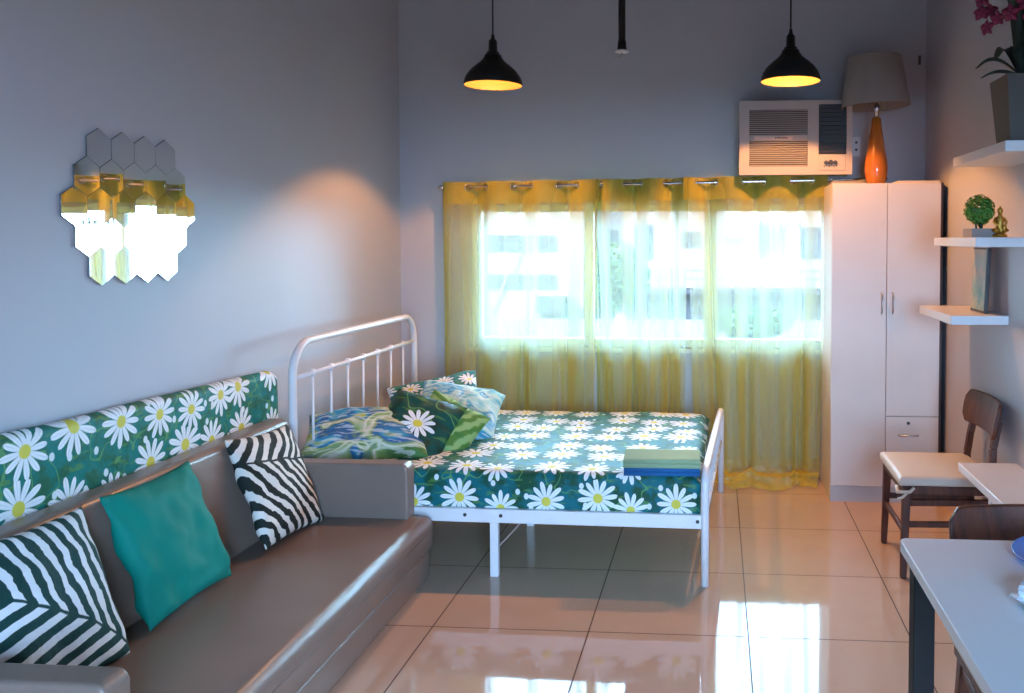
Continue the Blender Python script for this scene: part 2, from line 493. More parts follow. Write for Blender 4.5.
# base with rounded corners, seam, raised above floor
b = sofa_prism(rounded(-1.93, -1.240, .015, .135, .02), -hl + .005, hl - .005); obj('base', b, M['leather'], sofa, smooth=False, bevel=.012)
# seat cushion: soft grid
def soft_block(x0, x1, y0, y1, z0, z1, nx, ny, r, sag=0, wr=0, crown=0.0):
    """rounded cushion with slightly uneven top; closed shell"""
    b = BM()
    prof = []
    for i in range(nx + 1):
        prof.append(i / nx)
    def pt(u, v, top):
        x = x0 + (x1 - x0) * u; y = y0 + (y1 - y0) * v
        ex = min(u * (x1 - x0), (1 - u) * (x1 - x0)); ey = min(v * (y1 - y0), (1 - v) * (y1 - y0))
        def rd(e): return 0 if e >= r else r - math.sqrt(max(0, r * r - (r - e) ** 2))
        d = max(rd(ex), rd(ey))
        if top:
            z = z1 - d + crown * math.sin(PI * u) * math.sin(PI * v) ** .5 - wr * abs(nz(x * 3, y * 3)) * (1 if d == 0 else .3)
            return Vector((x, y, z))
        return Vector((x, y, z0 + d * .4))
    def axis(n, L):
        e = [0, .08, .25, .5, .75, 1]
        a = [k * r / L for k in e]
        mid = [a[-1] + (1 - 2 * a[-1]) * k / n for k in range(1, n)]
        return a + mid + [1 - k for k in a[::-1]]
    U = axis(nx, x1 - x0); V = axis(ny, y1 - y0)
    topv = [[b.verts.new(pt(u, v, True)) for v in V] for u in U]
    botv = [[b.verts.new(pt(u, v, False)) for v in V] for u in U]
    for i in range(len(U) - 1):
        for j in range(len(V) - 1):
            b.faces.new([topv[i][j], topv[i + 1][j], topv[i + 1][j + 1], topv[i][j + 1]])
            b.faces.new([botv[i][j], botv[i][j + 1], botv[i + 1][j + 1], botv[i + 1][j]])
    nU, nV = len(U) - 1, len(V) - 1
    for i in range(nU):
        b.faces.new([topv[i][0], botv[i][0], botv[i + 1][0], topv[i + 1][0]]); b.faces.new([topv[i][nV], topv[i + 1][nV], botv[i + 1][nV], botv[i][nV]])
    for j in range(nV):
        b.faces.new([topv[0][j], topv[0][j + 1], botv[0][j + 1], botv[0][j]]); b.faces.new([topv[nU][j], botv[nU][j], botv[nU][j + 1], topv[nU][j + 1]])
    return b
b = soft_block(-1.86 + sx, -1.225 + sx, -hl + .005, hl - .005, .138, .290, 10, 40, .045, wr=.010, crown=.012)
obj('seat_cushion', b, M['leather'], sofa, smooth=True)
b = BM(); tube(b, [(-1.2265 + sx, -hl + .04, .225), (-1.2265 + sx, hl - .04, .225)], .003, 6)
obj('seam', b, M['leather_d'], sofa)
# backrest: sloping front, rounded top
poly = [(-1.955, .05), (-1.80, .05), (-1.80, .30), (-1.845, .62)] + arc((-1.885, .668), .035, 20, 90, 5) + arc((-1.93, .675), .028, 90, 180, 5)
b = sofa_prism(poly, -hl + AY * .3, hl - AY * .3); obj('backrest', b, M['leather'], sofa, bevel=.015)
b = BM(); tube(b, [(-1.868 + sx, -hl + .1, .640), (-1.868 + sx, hl - .1, .640)], .004, 6); obj('piping', b, M['leather_d'], sofa)
# arms: thin slabs with rounded upper front corner
for s in (-1, 1):
    fr = -1.305
    poly = [(-1.90, .06), (fr, .06)] + arc((fr - .03, .525 - .03), .03, 0, 90, 6) + [(-1.90, .525)]
    y0, y1 = (-hl - .0, -hl + AY) if s < 0 else (hl - AY, hl)
    b = sofa_prism(poly, y0, y1); obj('arm', b, M['leather'], sofa, bevel=.012)
for x in (-1.88, -1.32):
    for y in (-hl + .12, hl - .12):
        b = BM(); lathe(b, [(0, 0), (.02, 0), (.025, .03), (0, .03)], (x + sx, y, 0), 16); obj('foot', b, M['black_pl'], sofa)

# floral bolster behind the sofa back
bx = .05
def floral_back():
    b = BM(); uvl = b.loops.layers.uv.new('uv')
    y0, y1, zb = 1.52, 3.68, .10
    ny, prof = 90, []
    x0, x1 = -2.028, -1.962
    ztop = lambda y: .955 - (y - y0) / (y1 - y0) * .06 + .007 * nz(y * 2.2, 3)
    rings = []
    for j in range(ny + 1):
        y = y0 + (y1 - y0) * j / ny; zt = ztop(y)
        # rounded far end corner
        e = (y1 - y); 
        if e < .07: zt -= .07 - math.sqrt(max(0, .07 ** 2 - (.07 - e) ** 2))
        pr = []
        xc = (x0 + x1) / 2; rx = (x1 - x0) / 2
        if e < .03: 
            k = math.sqrt(max(.02, 1 - ((.03 - e) / .03) ** 2)); rx *= k
        w = .004 * nz(y * 6, 1)
        pr.append((xc + rx + w, zb)); 
        for q in range(1, 8): pr.append((xc + rx + w + .004 * nz(y * 5, q * .8), zb + (zt - rx - zb) * q / 8))
        for q in range(9):
            a = PI * q / 8; pr.append((xc + rx * math.cos(a) + w * math.cos(a), zt - rx + rx * math.sin(a)))
        pr.append((xc - rx, zb))
        rings.append([(b.verts.new((x, y, z)), y, s) for (x, z), s in zip(pr, [p[1] if p[0] > xc else 2 * zt - p[1] for p in pr])])
    for j in range(ny):
        A, B = rings[j], rings[j + 1]
        for i in range(len(A) - 1):
            q = [A[i], B[i], B[i + 1], A[i + 1]]
            f = b.faces.new([v[0] for v in q])
            for lp, v in zip(f.loops, q): lp[uvl].uv = (v[1], v[2])
    for R_ in (rings[0], rings[-1]):
        f = b.faces.new([v[0] for v in R_])
        for lp, v in zip(f.loops, R_): lp[uvl].uv = (v[1] + (v[0].co.x - x0), v[0].co.z)
    f = b.faces.new([rings[0][0][0], rings[0][-1][0], rings[-1][-1][0], rings[-1][0][0]])
    return b
o = obj('floral_bolster', floral_back(), M['daisy_sofa'], smooth=True)
tag(o, 'long flat cushion in green daisy print standing between sofa back and left wall', 'cushion')

# ------------------------------------------------------------------ cushions
def cushion_bm(w, h, t, n=34, wr=.012, seed=0, pinch=.07, floppy=0.0):
    """lies in local XZ plane, thickness along Y, base at z=0; uv in -1..1"""
    b = BM(); uvl = b.loops.layers.uv.new('uv')
    def pos(u, v, s):
        e = (1 - abs(u) ** 2.6) * (1 - abs(v) ** 2.6)
        th = t / 2 * max(0, e) ** .5
        px = 1 - pinch * (v * v) * (1 if True else 0) ; 
        cx = 1 - pinch * (1 - abs(v) ** 2) ; cz = 1 - pinch * (1 - abs(u) ** 2)
        x = u * w / 2 * cx; z = v * h / 2 * cz
        k = nz(u * 2.2 + seed, v * 2.2, s * 2 + seed) * wr + nz(u * 5 + seed, v * 5, s + seed) * wr * .35
        z += floppy * (u * u - .3) * (.5 - v * .5)
        return Vector((x, s * th + (k if e > .02 else 0), z + h / 2))
    g = {}
    U = [math.sin(PI / 2 * (2 * i / n - 1)) * .55 + (2 * i / n - 1) * .45 for i in range(n + 1)]
    for s in (-1, 1):
        for i in range(n + 1):
            for j in range(n + 1):
                if i in (0, n) or j in (0, n):
                    if (i, j) in g: continue
                    g[(i, j)] = b.verts.new(pos(U[i], U[j], 0))
                else:
                    g[(i, j, s)] = b.verts.new(pos(U[i], U[j], s))
    G = lambda i, j, s: g.get((i, j)) or g[(i, j, s)]
    for s in (-1, 1):
        for i in range(n):
            for j in range(n):
                ij = [(i, j), (i + 1, j), (i + 1, j + 1), (i, j + 1)]
                if s > 0: ij = ij[::-1]
                f = b.faces.new([G(a, c, s) for a, c in ij])
                for lp, (a, c) in zip(f.loops, ij): lp[uvl].uv = (U[a], U[c])
    return b

def cushion(name, mat, w, h, t, loc, rot, label, cat='cushion', group=None, **k):
    group = 'throw pillows on the sofa' if name == 'throw_pillow' else 'pillows piled on the bed'
    o = obj(name, cushion_bm(w, h, t, **k), mat, smooth=True)
    o.location = loc
    o.rotation_euler = rot
    return tag(o, label, cat, group)

def facing(dirx, diry, lean, roll=0):
    """front (local -Y) faces (dirx,diry); leans back by 'lean'; rolls in its own plane"""
    yaw = math.atan2(diry, dirx) + PI / 2
    m = Matrix.Rotation(yaw, 4, 'Z') @ Matrix.Rotation(-lean, 4, 'X') @ Matrix.Rotation(roll, 4, 'Y')
    return m.to_euler()

cushion('throw_pillow', M['zebra_left'], .46, .45, .13, (-1.680, 2.06, .300), facing(1, -.0, .37, .06),
        'dark teal and white leaf-striped throw pillow at the near end of the sofa', seed=3)
cushion('throw_pillow', M['teal'], .43, .43, .13, (-1.685, 2.60, .308), facing(1, -.0, .36, .0),
        'plain teal velvet throw pillow in the middle of the sofa', seed=8, wr=.018)
cushion('throw_pillow', M['zebra_right'], .44, .44, .12, (-1.665, 3.235, .305), facing(1, -.0, .42, .09),
        'black and cream leaf-striped throw pillow at the bed end of the sofa', seed=15)

# ------------------------------------------------------------------ bed
BY0, BY1 = 3.605, 4.97
bed = thing('bed', 'white tubular metal double bed frame under the window', 'bed', (-.92, (BY0 + BY1) / 2, 0), math.radians(-1.2))
bx0, by0 = -.92, (BY0 + BY1) / 2
def L(x, y, z): return (x - bx0, y - by0, z)
HX, FX = -1.845, -.02
# headboard
def arch(x, y0, y1, z0, z1, r, r2=None, n=10, lean=0):
    pts = [(x, y0, z0)]; xo = x
    def f(c, a0, a1):
        for i in range(n + 1):
            a = math.radians(a0 + (a1 - a0) * i / n)
            pts.append((x, c[0] + r * math.cos(a), c[1] + r * math.sin(a)))
    f((y0 + r, z1 - r), 180, 90); f((y1 - r, z1 - r), 90, 0)
    pts.append((x, y1, z0))
    return [(px + lean * ((py - y0) / (y1 - y0) - .3), py, pz) for px, py, pz in pts]
b = BM(); tube(b, [L(*p) for p in arch(HX, BY0 - .03, BY1 + .03, 0, 1.02, .15)], .0175, 14); obj('headboard', b, M['white_metal'], bed, smooth=True)
b = BM(); tube(b, [L(HX, BY0 - .03, .865), L(HX, BY1 + .03, .865)], .010, 10); obj('headboard_rail', b, M['white_metal'], bed, smooth=True)
b = BM(); tube(b, [L(HX, BY0 - .03, .33), L(HX, BY1 + .03, .33)], .010, 10); obj('headboard_rail', b, M['white_metal'], bed, smooth=True)
NS = 8
for i in range(1, NS):
    y = BY0 - .03 + (BY1 - BY0 + .06) * i / NS
    b = BM(); tube(b, [L(HX, y, .33), L(HX, y, .878)], .0058, 8)
    tube(b, [L(HX, y, .848), L(HX, y, .882)], .0125, 8)
    obj('spindle', b, M['white_metal'], bed, smooth=True)
# footboard: low arch with a flat raised middle
b = BM(); tube(b, [L(*p) for p in arch(FX, BY0 - .0, BY1 + .0, 0, .488, .07, lean=.045)], .018, 14); obj('footboard', b, M['white_metal'], bed, smooth=True)
b = BM(); tube(b, [L(FX - .013, BY0, .30), L(FX + .031, BY1, .30)], .010, 10); obj('footboard_rail', b, M['white_metal'], bed, smooth=True)
for i in range(1, NS):
    y = BY0 + (BY1 - BY0) * i / NS; fx = FX + .045 * (i / NS - .3)
    b = BM(); tube(b, [L(fx, y, .30), L(fx, y, .478)], .0058, 8); obj('spindle', b, M['white_metal'], bed, smooth=True)
# side rails
for y in (BY0 + .005, BY1 - .005):
    b = BM(); box(b, *[HX + .015 - bx0, FX - .015 - bx0, y - .012 - by0, y + .012 - by0, .245, .305]); obj('side_rail', b, M['white_metal'], bed, bevel=.004)
for x in (-1.08, -.98 + .06, -.065):
    b = BM(); lathe(b, [(0, -.003), (.008, -.002), (.008, 0), (0, 0)], (0, 0, 0), 12)
    bmesh.ops.rotate(b, verts=b.verts, cent=(0, 0, 0), matrix=Matrix.Rotation(-PI / 2, 3, 'X'))
    bmesh.ops.translate(b, verts=b.verts, vec=L(x, BY0 - .0085, .278)); obj('bolt', b, M['black_pl'], bed)
b = BM(); box(b, HX + .02 - bx0, FX - .02 - bx0, -.02, .02, .245, .285); obj('centre_rail', b, M['white_metal'], bed, bevel=.004)
for k in range(9):
    x = HX + .12 + k * .2
    b = BM(); box(b, x - .02 - bx0, x + .02 - bx0, BY0 + .02 - by0, BY1 - .02 - by0, .286, .300); obj('slat', b, M['white_metal'], bed)
for y in (BY0 + .022, (BY0 + BY1) / 2, BY1 - .022):
    b = BM(); box(b, -.975 - bx0, -.937 - bx0, y - .014 - by0, y + .014 - by0, 0, .25); 
    obj('leg', b, M['white_metal'], bed, bevel=.004)
    b = BM(); bar(b, L(-.94, y, .13), L(-.83, y, .25), .006, .012); obj('brace', b, M['steel'], bed)

# mattress
def mattress_bm():
    b = BM(); uvl = b.loops.layers.uv.new('uv')
    x0, x1, y0, y1, z0, z1, r = HX + .03, FX - .035, BY0 - .012 + .03, BY1 - .02, .302, .468, .035
    nx, ny = 46, 34
    def wob(x, y): return .006 * nz(x * 4, y * 4, 1) + .004 * nz(x * 9, y * 9, 4)
    rows_ = []
    # cross-section loops in y-z for each x, arc length as v
    path = [(y0, z0)] + [(y0, z0 + (z1 - r - z0) * k / 4) for k in range(1, 5)] + [(y0 + r - r * math.cos(a), z1 - r + r * math.sin(a)) for a in (PI / 8, PI / 4, 3 * PI / 8, PI / 2)]
    path += [(y0 + r + (y1 - y0 - 2 * r) * k / ny, z1) for k in range(1, ny + 1)]
    path += [(y1 - r + r * math.cos(a), z1 - r + r * math.sin(a)) for a in (3 * PI / 8, PI / 4, PI / 8, 0)] + [(y1, z0)]
    vv = [0]
    for p, q in zip(path, path[1:]): vv.append(vv[-1] + math.hypot(q[0] - p[0], q[1] - p[1]))
    for i in range(nx + 1):
        x = x0 + (x1 - x0) * i / nx
        e = min(x - x0, x1 - x); dz = 0 if e >= r else r - math.sqrt(max(0, r * r - (r - e) ** 2))
        row = []
        for (y, z), v in zip(path, vv):
            zz = min(z, z1 - dz) if z > z0 + .01 else z
            if abs(z - z1) < 1e-6: zz += wob(x, y)
            yy = y + (.006 * nz(x * 5, z * 6, 9) if z < z1 - .01 else 0)
            row.append((b.verts.new((x - bx0, yy - by0, zz)), x, v))
        rows_.append(row)
    for i in range(nx):
        A, B = rows_[i], rows_[i + 1]
        for k in range(len(A) - 1):
            q = [A[k], B[k], B[k + 1], A[k + 1]]
            f = b.faces.new([t[0] for t in q])
            for lp, t in zip(f.loops, q): lp[uvl].uv = (t[1], t[2])
    for R_ in (rows_[0], rows_[-1]):
        f = b.faces.new([t[0] for t in R_])
        for lp, t in zip(f.loops, R_): lp[uvl].uv = (t[1] + t[0].co.z, t[2])
    b.faces.new([rows_[0][0][0], rows_[0][-1][0], rows_[-1][-1][0], rows_[-1][0][0]])
    return b
o = obj('mattress', mattress_bm(), M['daisy_bed'], smooth=True, loc=(bx0, by0, 0)); o.rotation_euler = (0, 0, math.radians(-1.2))
tag(o, 'mattress covered by a fitted teal sheet with large white daisies', 'mattress')

# pillows on the bed
ZM = .468
cushion('bed_pillow', M['tropic'], .58, .40, .17, (-1.61, 3.74, ZM - .0), facing(.25, -1, 1.18, -.04),
        'pillow in blue and green tropical leaf print lying next to the headboard, nearest the sofa', 'pillow', seed=21, wr=.02)
cushion('bed_pillow', M['daisy_pillow2'], .48, .36, .17, (-1.42, 4.31, ZM - .01), facing(.25, -1, .75, -.22),
        'blue-green daisy pillow standing at the back of the pillow pile', 'pillow', seed=31, wr=.018)
cushion('bed_pillow', M['daisy_pillow'], .38, .35, .15, (-1.49, 3.87, ZM - .01), facing(.12, -1, .80, .32),
        'dark green pillow with one big white daisy leaning in front of the pile', 'pillow', seed=5, wr=.015)
cushion('bed_pillow', M['bluecase'], .44, .38, .21, (-1.34, 4.16, ZM + .0), facing(.5, -1, .95, .35),
        'light blue and turquoise printed pillow at the right of the pillow pile', 'pillow', seed=42, wr=.02)
cushion('bed_pillow', M['leafgreen'], .33, .31, .13, (-1.385, 3.96, ZM - .01), facing(.35, -1, .72, .60),
        'light green leaf-print pillow between the daisy pillow and the blue pillow', 'pillow', seed=50, wr=.012)

# folded towels
def towel_bm(w, d, h, layers, seed):
    b = BM()
    for k in range(layers):
        z0 = h * k / layers; z1 = h * (k + 1) / layers - .0015
        n = 14
        def zt(x, y): return .004 * nz(x * 9 + seed, y * 9, k)
        r = (z1 - z0) / 2
        poly = arc((w / 2 - r, (z0 + z1) / 2), r, -90, 90, 6) + [(-w / 2, z1), (-w / 2, z0)]
        rings = []
        for i in range(n + 1):
            y = -d / 2 + d * i / n
            rings.append([b.verts.new((x + .004 * nz(y * 8, k, seed), y, max(0, z + zt(x, y) * (z / h)))) for x, z in poly])
        for i in range(n):
            for j in range(len(poly)):
                q = (j + 1) % len(poly)
                b.faces.new([rings[i][j], rings[i + 1][j], rings[i + 1][q], rings[i][q]])
        b.faces.new(rings[0]); b.faces.new(rings[-1][::-1])
    return b
o = obj('folded_towel', towel_bm(.325, .175, .034, 2, 1), M['towel_b'], smooth=True, loc=(-.235, 3.665, .471)); o.rotation_euler = (0, 0, .03)
tag(o, 'folded blue towel on the bed, under the green towel', 'towel', 'towels folded on the bed')
o = obj('folded_towel', towel_bm(.33, .18, .038, 2, 5), M['towel_g'], smooth=True, loc=(-.235, 3.668, .5045)); o.rotation_euler = (0, 0, .02)
tag(o, 'folded pale green towel lying on top of the blue towel', 'towel', 'towels folded on the bed')

# ------------------------------------------------------------------ curtains and rod
RODY = 5.215
def rodz(x): return 1.800 + (x + 1.684) / 2.5 * .038
rod = thing('curtain_rod', 'thin silver curtain rod above the window', 'curtain rod', (-.45, RODY, 1.8))
b = BM(); tube(b, [(x + .45, 0, rodz(x) - 1.8) for x in (-1.70, -.5, .8, 1.02)], .0095, 12); obj('rod', b, M['chrome'], rod, smooth=True)
b = BM(); lathe(b, [(0, -.02), (.014, -.018), (.018, 0), (.014, .018), (0, .02)], (0, 0, 0), 16)
bmesh.ops.rotate(b, verts=b.verts, cent=(0, 0, 0), matrix=Matrix.Rotation(PI / 2, 3, 'Y'))
bmesh.ops.translate(b, verts=b.verts, vec=(-1.715 + .45, 0, rodz(-1.715) - 1.8)); obj('finial', b, M['chrome'], rod, smooth=True)
for x in (-1.695, .655):
    b = BM(); tube(b, [(x + .45, 0, rodz(x) - 1.8), (x + .45, YB - RODY, rodz(x) - 1.8)], .006, 8)
    obj('bracket', b, M['chrome'], rod, smooth=True)

def curtain(label, x0, x1, waves, ph, seed, lower=None, zbot=.03, puddle=0.0, amp=.045):
    lower = lower or (x0, x1)
    root = thing('curtain', label, 'curtain', ((x0 + x1) / 2, RODY, 0), 0, 'sheer olive curtains')
    b = BM()
    nu = int(waves * 26); H = []
    n1 = 44
    for k in range(n1 + 1): H.append(k / n1)
    ztop = lambda x: rodz(x) + .032
    xs = (x0 + x1) / 2
    grid = []
    npud = 16 if puddle else 0
    for k in range(n1 + 1 + npud):
        row = []
        for i in range(nu + 1):
            u = i / nu
            h = min(1, k / n1)
            xa = x0 + (x1 - x0) * u; xb = lower[0] + (lower[1] - lower[0]) * u
            s = h ** .6
            # fold phase slowly wanders with height
            phs = 2 * PI * (waves * u) + ph + 1.3 * s * nz(u * 3 + seed, h * 1.2) 
            a = amp * (1 - .2 * s)
            y = a * math.sin(phs) + s * (.034 * nz(u * 9 + seed, h * 1.1, 2) + .05 * abs(nz(u * 13 + seed, h * .9, 5)))
            x = xa * (1 - s) + xb * s + .35 * a * math.cos(phs) * (1 if 0 < i < nu else .2)
            zt = ztop(x)
            z = zt + (zbot - zt) * h
            if k > n1:
                q = (k - n1) / npud
                fr = puddle * (.55 + .45 * math.sin(PI * (u * .8 + .1)))
                y -= fr * q ** .8 ; z = zbot * (1 - q) * .6 + .010 + .050 * math.sin(q * PI) * (.5 + nz(u * 6, q * 3, 8)) + .018 * abs(nz(u * 10, q * 6, 1))
                z = max(.006, z)
                x += .03 * nz(u * 5, q * 4, 3) + (0.5 - u) * .08 * q
            row.append(b.verts.new((x - xs, y, z)))
        grid.append(row)
    for k in range(len(grid) - 1):
        for i in range(nu):
            b.faces.new([grid[k][i], grid[k][i + 1], grid[k + 1][i + 1], grid[k + 1][i]])
    obj('drape', b, M['curtain'], root, smooth=True)
    # heading band: the cloth is folded double along the rod
    b = BM(); hd = []
    for k in range(5):
        row = []
        for i in range(nu + 1):
            u = i / nu; x = x0 + (x1 - x0) * u; h = k / 4 * .075; s = h ** .6
            phs = 2 * PI * (waves * u) + ph + 1.3 * s * nz(u * 3 + seed, h * 1.2); a = amp * (1 - .2 * s)
            xx = x + .35 * a * math.cos(phs) * (1 if 0 < i < nu else .2)
            zt = ztop(x)
            row.append(b.verts.new((xx - xs, a * math.sin(phs) + .005 + s * (.020 * nz(u * 9 + seed, h * 1.1, 2) + .010 * nz(u * 24 + seed, h * 1.5, 5)), zt + (zbot - zt) * h)))
        hd.append(row)
    for k in range(4):
        for i in range(nu): b.faces.new([hd[k][i], hd[k][i + 1], hd[k + 1][i + 1], hd[k + 1][i]])
    obj('heading_band', b, M['curtain_double'], root, smooth=True)
    # grommets where the drape crosses the rod
    c = 0
    for m in range(0, int(waves * 2) + 2):
        u = (m * PI - ph) / (2 * PI * waves)
        if 0.01 < u < .99:
            x = x0 + (x1 - x0) * u + .35 * amp * math.cos(m * PI)
            bb = BM(); R_ = .021
            d = 1 if m % 2 == 0 else -1
            nrm = Vector((-d * amp * 2 * PI * waves / (x1 - x0), 1, 0)).normalized()
            tang = Vector((nrm.y, -nrm.x, 0))
            tube(bb, [Vector((x - xs, 0, rodz(x))) + tang * R_ * math.cos(a) + Vector((0, 0, 1)) * R_ * math.sin(a) for a in [2 * PI * k / 20 for k in range(20)]], .0035, 8, closed=True)
            obj('grommet', bb, M['chrome'], root, smooth=True)
    return root
curtain('left sheer olive curtain from the wall corner to behind the pillows', -1.70, -.725, 3.4, PI * 1.06, 2, lower=(-1.70, -.768), zbot=.03)
curtain('middle sheer olive curtain hanging behind the bed', -.78, -.165, 2.5, PI * .35, 9, lower=(-.745, -.20), zbot=.03)
curtain('right sheer olive curtain by the wardrobe with its hem pooling on the floor', -.205, .665, 3.0, PI * 1.55, 17, lower=(-.135, .625), zbot=.05, puddle=.24)

# ------------------------------------------------------------------ wardrobe
WX, WY, WH = (.640, 1.245), (4.80, 5.30), 1.79
wd = thing('wardrobe', 'tall white two-door wardrobe in the corner right of the window', 'wardrobe', (.9425, 4.80, 0))
cx = .9425
b = BM(); box(b, WX[0] - cx, WX[1] - cx, .02, .5, .0, WH); obj('body', b, M['wardrobe'], wd, bevel=.002)
b = BM(); box(b, WX[1] - cx - .009, WX[1] - cx + .003, .012, .49, .0, WH + .002); obj('gap_shade', b, M['dark_gap'], wd, label='dark brown strip coloured as the shaded gap down the right side')  # dark strip in place of the shade between wardrobe and wall
b = BM(); box(b, WX[0] - cx, WX[1] - cx - .012, .008, .02, 0, .088); obj('plinth', b, M['plinth'], wd)
def hang(parent, x, z0, z1, y=-.0):
    bb = BM(); tube(bb, [(x, y, z0), (x, y - .022, z0 + .008), (x, y - .024, (z0 + z1) / 2), (x, y - .022, z1 - .008), (x, y, z1)], .005, 8)
    obj('handle', bb, M['steel'], parent, smooth=True, label='steel bar handle')
b = BM(); box(b, WX[0] - cx + .001, -.0015, 0, .018, .092, WH - .002); d = obj('door', b, M['wardrobe'], wd, bevel=.002); hang(d, -.028, 1.065, 1.18)
b = BM(); box(b, .0015, WX[1] - cx - .012, 0, .018, .492, WH - .002); d = obj('door', b, M['wardrobe'], wd, bevel=.002); hang(d, .032, 1.065, 1.18)
b = BM(); box(b, .0015, WX[1] - cx - .012, 0, .018, .092, .487); d = obj('drawer', b, M['wardrobe'], wd, bevel=.002)
bb = BM(); tube(bb, [(.075, 0, .385), (.08, -.02, .385), (.15, -.022, .385), (.175, -.02, .385), (.18, 0, .385)], .005, 8); obj('handle', bb, M['steel'], d, smooth=True)
bb = BM(); tube(bb, [(.125, .002, .452), (.125, -.005, .452)], .009, 14); obj('keyhole', bb, M['black_pl'], d)

# things on the wardrobe
o = BM()
for k in range(2): box(o, -.12 + k * .004, .12 - k * .006, -.09, .09 - k * .01, .008 * k, .008 * k + .0075)
o = obj('folded_cloth', o, M['paper'], loc=(1.13, 4.95, WH + .001), bevel=.003); tag(o, 'flat folded cream cloth on the right half of the wardrobe top', 'cloth')
o = BM(); box(o, -.10, .10, -.08, .08, 0, .022); box(o, -.09, .09, -.07, .07, .022, .030)
o = obj('flat_box', o, M['boxgrey'], loc=(.765, 5.12, WH + .001), bevel=.003); tag(o, 'low flat brown box on the left end of the wardrobe top', 'box')

lamp = thing('table_lamp', 'table lamp with amber glass base and wide cream shade on the wardrobe', 'lamp', (.922, 5.04, WH + .002))
prof = [(0, 0), (.045, 0), (.05, .008), (.062, .05), (.067, .095), (.062, .15), (.05, .21), (.038, .28), (.030, .34), (.026, .385), (.020, .392), (0, .392)]
b = BM(); lathe(b, prof, seg=40); obj('base', b, M['amber'], lamp, smooth=True, label='amber glass teardrop base')
b = BM(); lathe(b, [(0, .39), (.014, .39), (.014, .43), (.018, .435), (.018, .46), (.008, .47), (.004, .475), (.004, .70), (.012, .705), (.010, .72), (0, .72)], seg=20); obj('stem', b, M['steel'], lamp, smooth=True)
def shade_bm(r0, z0, r1, z1, t=.003):
    b = BM(); lathe(b, [(r0, z0), (r1, z1), (r1 - t, z1), (r0 - t, z0)], seg=48, close=True)
    return b
b = shade_bm(.196, .455, .152, .740)
for a in (0, 2 * PI / 3, 4 * PI / 3):
    bar(b, (.004 * math.cos(a), .004 * math.sin(a), .700), (.157 * math.cos(a), .157 * math.sin(a), .730), .004, .004, up=(0, 0, 1))
bmesh.ops.rotate(b, verts=b.verts, cent=(0, 0, .6), matrix=Matrix.Rotation(-.045, 3, 'Y'))
bmesh.ops.translate(b, verts=b.verts, vec=(-.012, 0, 0))
obj('lamp_shade', b, M['shade'], lamp, smooth=False)
for x in (-.045, .038):
    b = BM(); tube(b, [(x, -.03, .50), (x, -.03, .30)], .0015, 6); lathe(b, [(0, -.008), (.006, 0), (0, .008)], (x, -.03, .295), 10)
    obj('pull_chain', b, M['steel'], lamp, smooth=True)
# wall outlet behind lamp
o = thing('wall_outlet', 'small white outlet plate on the back wall behind the amber lamp', 'outlet', (.845, YB, 2.05))
b = BM(); box(b, -.035, .035, -.010, 0, -.06, .06); obj('plate', b, M['white_board'], o, bevel=.003)
for z in (-.02, .025):
    b = BM(); tube(b, [(0.01, -.009, z), (0.01, -.013, z)], .008, 10); obj('socket', b, M['black_pl'], o)
o = thing('wall_hook', 'small dark hook on the back wall above the wardrobe', 'hook', (1.235, YB, 2.575))
b = BM(); box(b, -.008, .008, -.006, 0, -.028, .028); obj('hook_plate', b, M['black_pl'], o, bevel=.002)
b = BM(); tube(b, [(0, -.004, -.01), (0, -.02, -.02), (0, -.024, -.01)], .0035, 8); obj('hook_arm', b, M['black_pl'], o)

# ------------------------------------------------------------------ window air conditioner
AX0, AX1, AZ0, AZ1, AYF = .135, .790, 1.865, 2.295, 5.10
ac = thing('air_conditioner', 'boxy window air conditioner set in the back wall above the curtain', 'air conditioner', ((AX0 + AX1) / 2, YB, AZ0))
W = (AX1 - AX0); H_ = AZ1 - AZ0; yf = AYF - YB
b = BM(); box(b, -W / 2, W / 2, yf + .02, .0, 0, H_); obj('casing', b, M['ac'], ac, bevel=.008)
# face plate ring
def ring_plate(b, x0, x1, z0, z1, hx0, hx1, hz0, hz1, y0, y1):
    box(b, x0, hx0, y0, y1, z0, z1); box(b, hx1, x1, y0, y1, z0, z1); box(b, hx0, hx1, y0, y1, z0, hz0); box(b, hx0, hx1, y0, y1, hz1, z1)
gx0, gx1 = -W / 2 + .055, -W / 2 + .40
b = BM(); ring_plate(b, -W / 2 - .004, .085, -.004, H_ + .004, gx0, gx1, .045, H_ - .05, yf, yf + .022)
obj('front_panel', b, M['ac'], ac)
b = BM(); ring_plate(b, .085, W / 2 + .004, -.004, H_ + .004, .135, W / 2 - .03, .115, H_ - .02, yf, yf + .022)
obj('front_panel', b, M['ac'], ac)
b = BM(); box(b, gx0, gx1, yf + .018, yf + .0215, .045, H_ - .05); obj('grille_back', b, M['ac_brown'], ac)
zm = (.045 + H_ - .05) / 2
for z0, z1 in ((.045, zm - .02), (zm + .022, H_ - .05)):
    b = BM(); n = 12
    for k in range(n):
        z = z0 + (z1 - z0) * (k + .5) / n
        prism(b, [(yf - .002, z - .0035), (yf + .016, z + .001), (yf + .016, z + .0045), (yf - .002, z + .0005)], 0, gx0, gx1)
    obj('louvre_grille', b, M['ac'], ac)
b = BM(); box(b, gx0, gx1, yf - .004, yf + .015, zm - .018, zm + .020); obj('centre_band', b, M['ac'], ac, bevel=.004)
b = BM(); box(b, gx0 + .03, gx1 - .09, yf - .007, yf - .003, zm - .010, zm + .012); obj('pale_strip', b, M['ac_light'], ac, bevel=.003)
b = BM()
random.seed(3)
for k in range(7): box(b, gx0 + .15 + k * .011, gx0 + .158 + k * .011, yf - .0078, yf - .0065, zm - .004 + .001 * (k % 2), zm + .004 + .001 * (k % 3))
obj('logo', b, M['ac_brown'], ac)
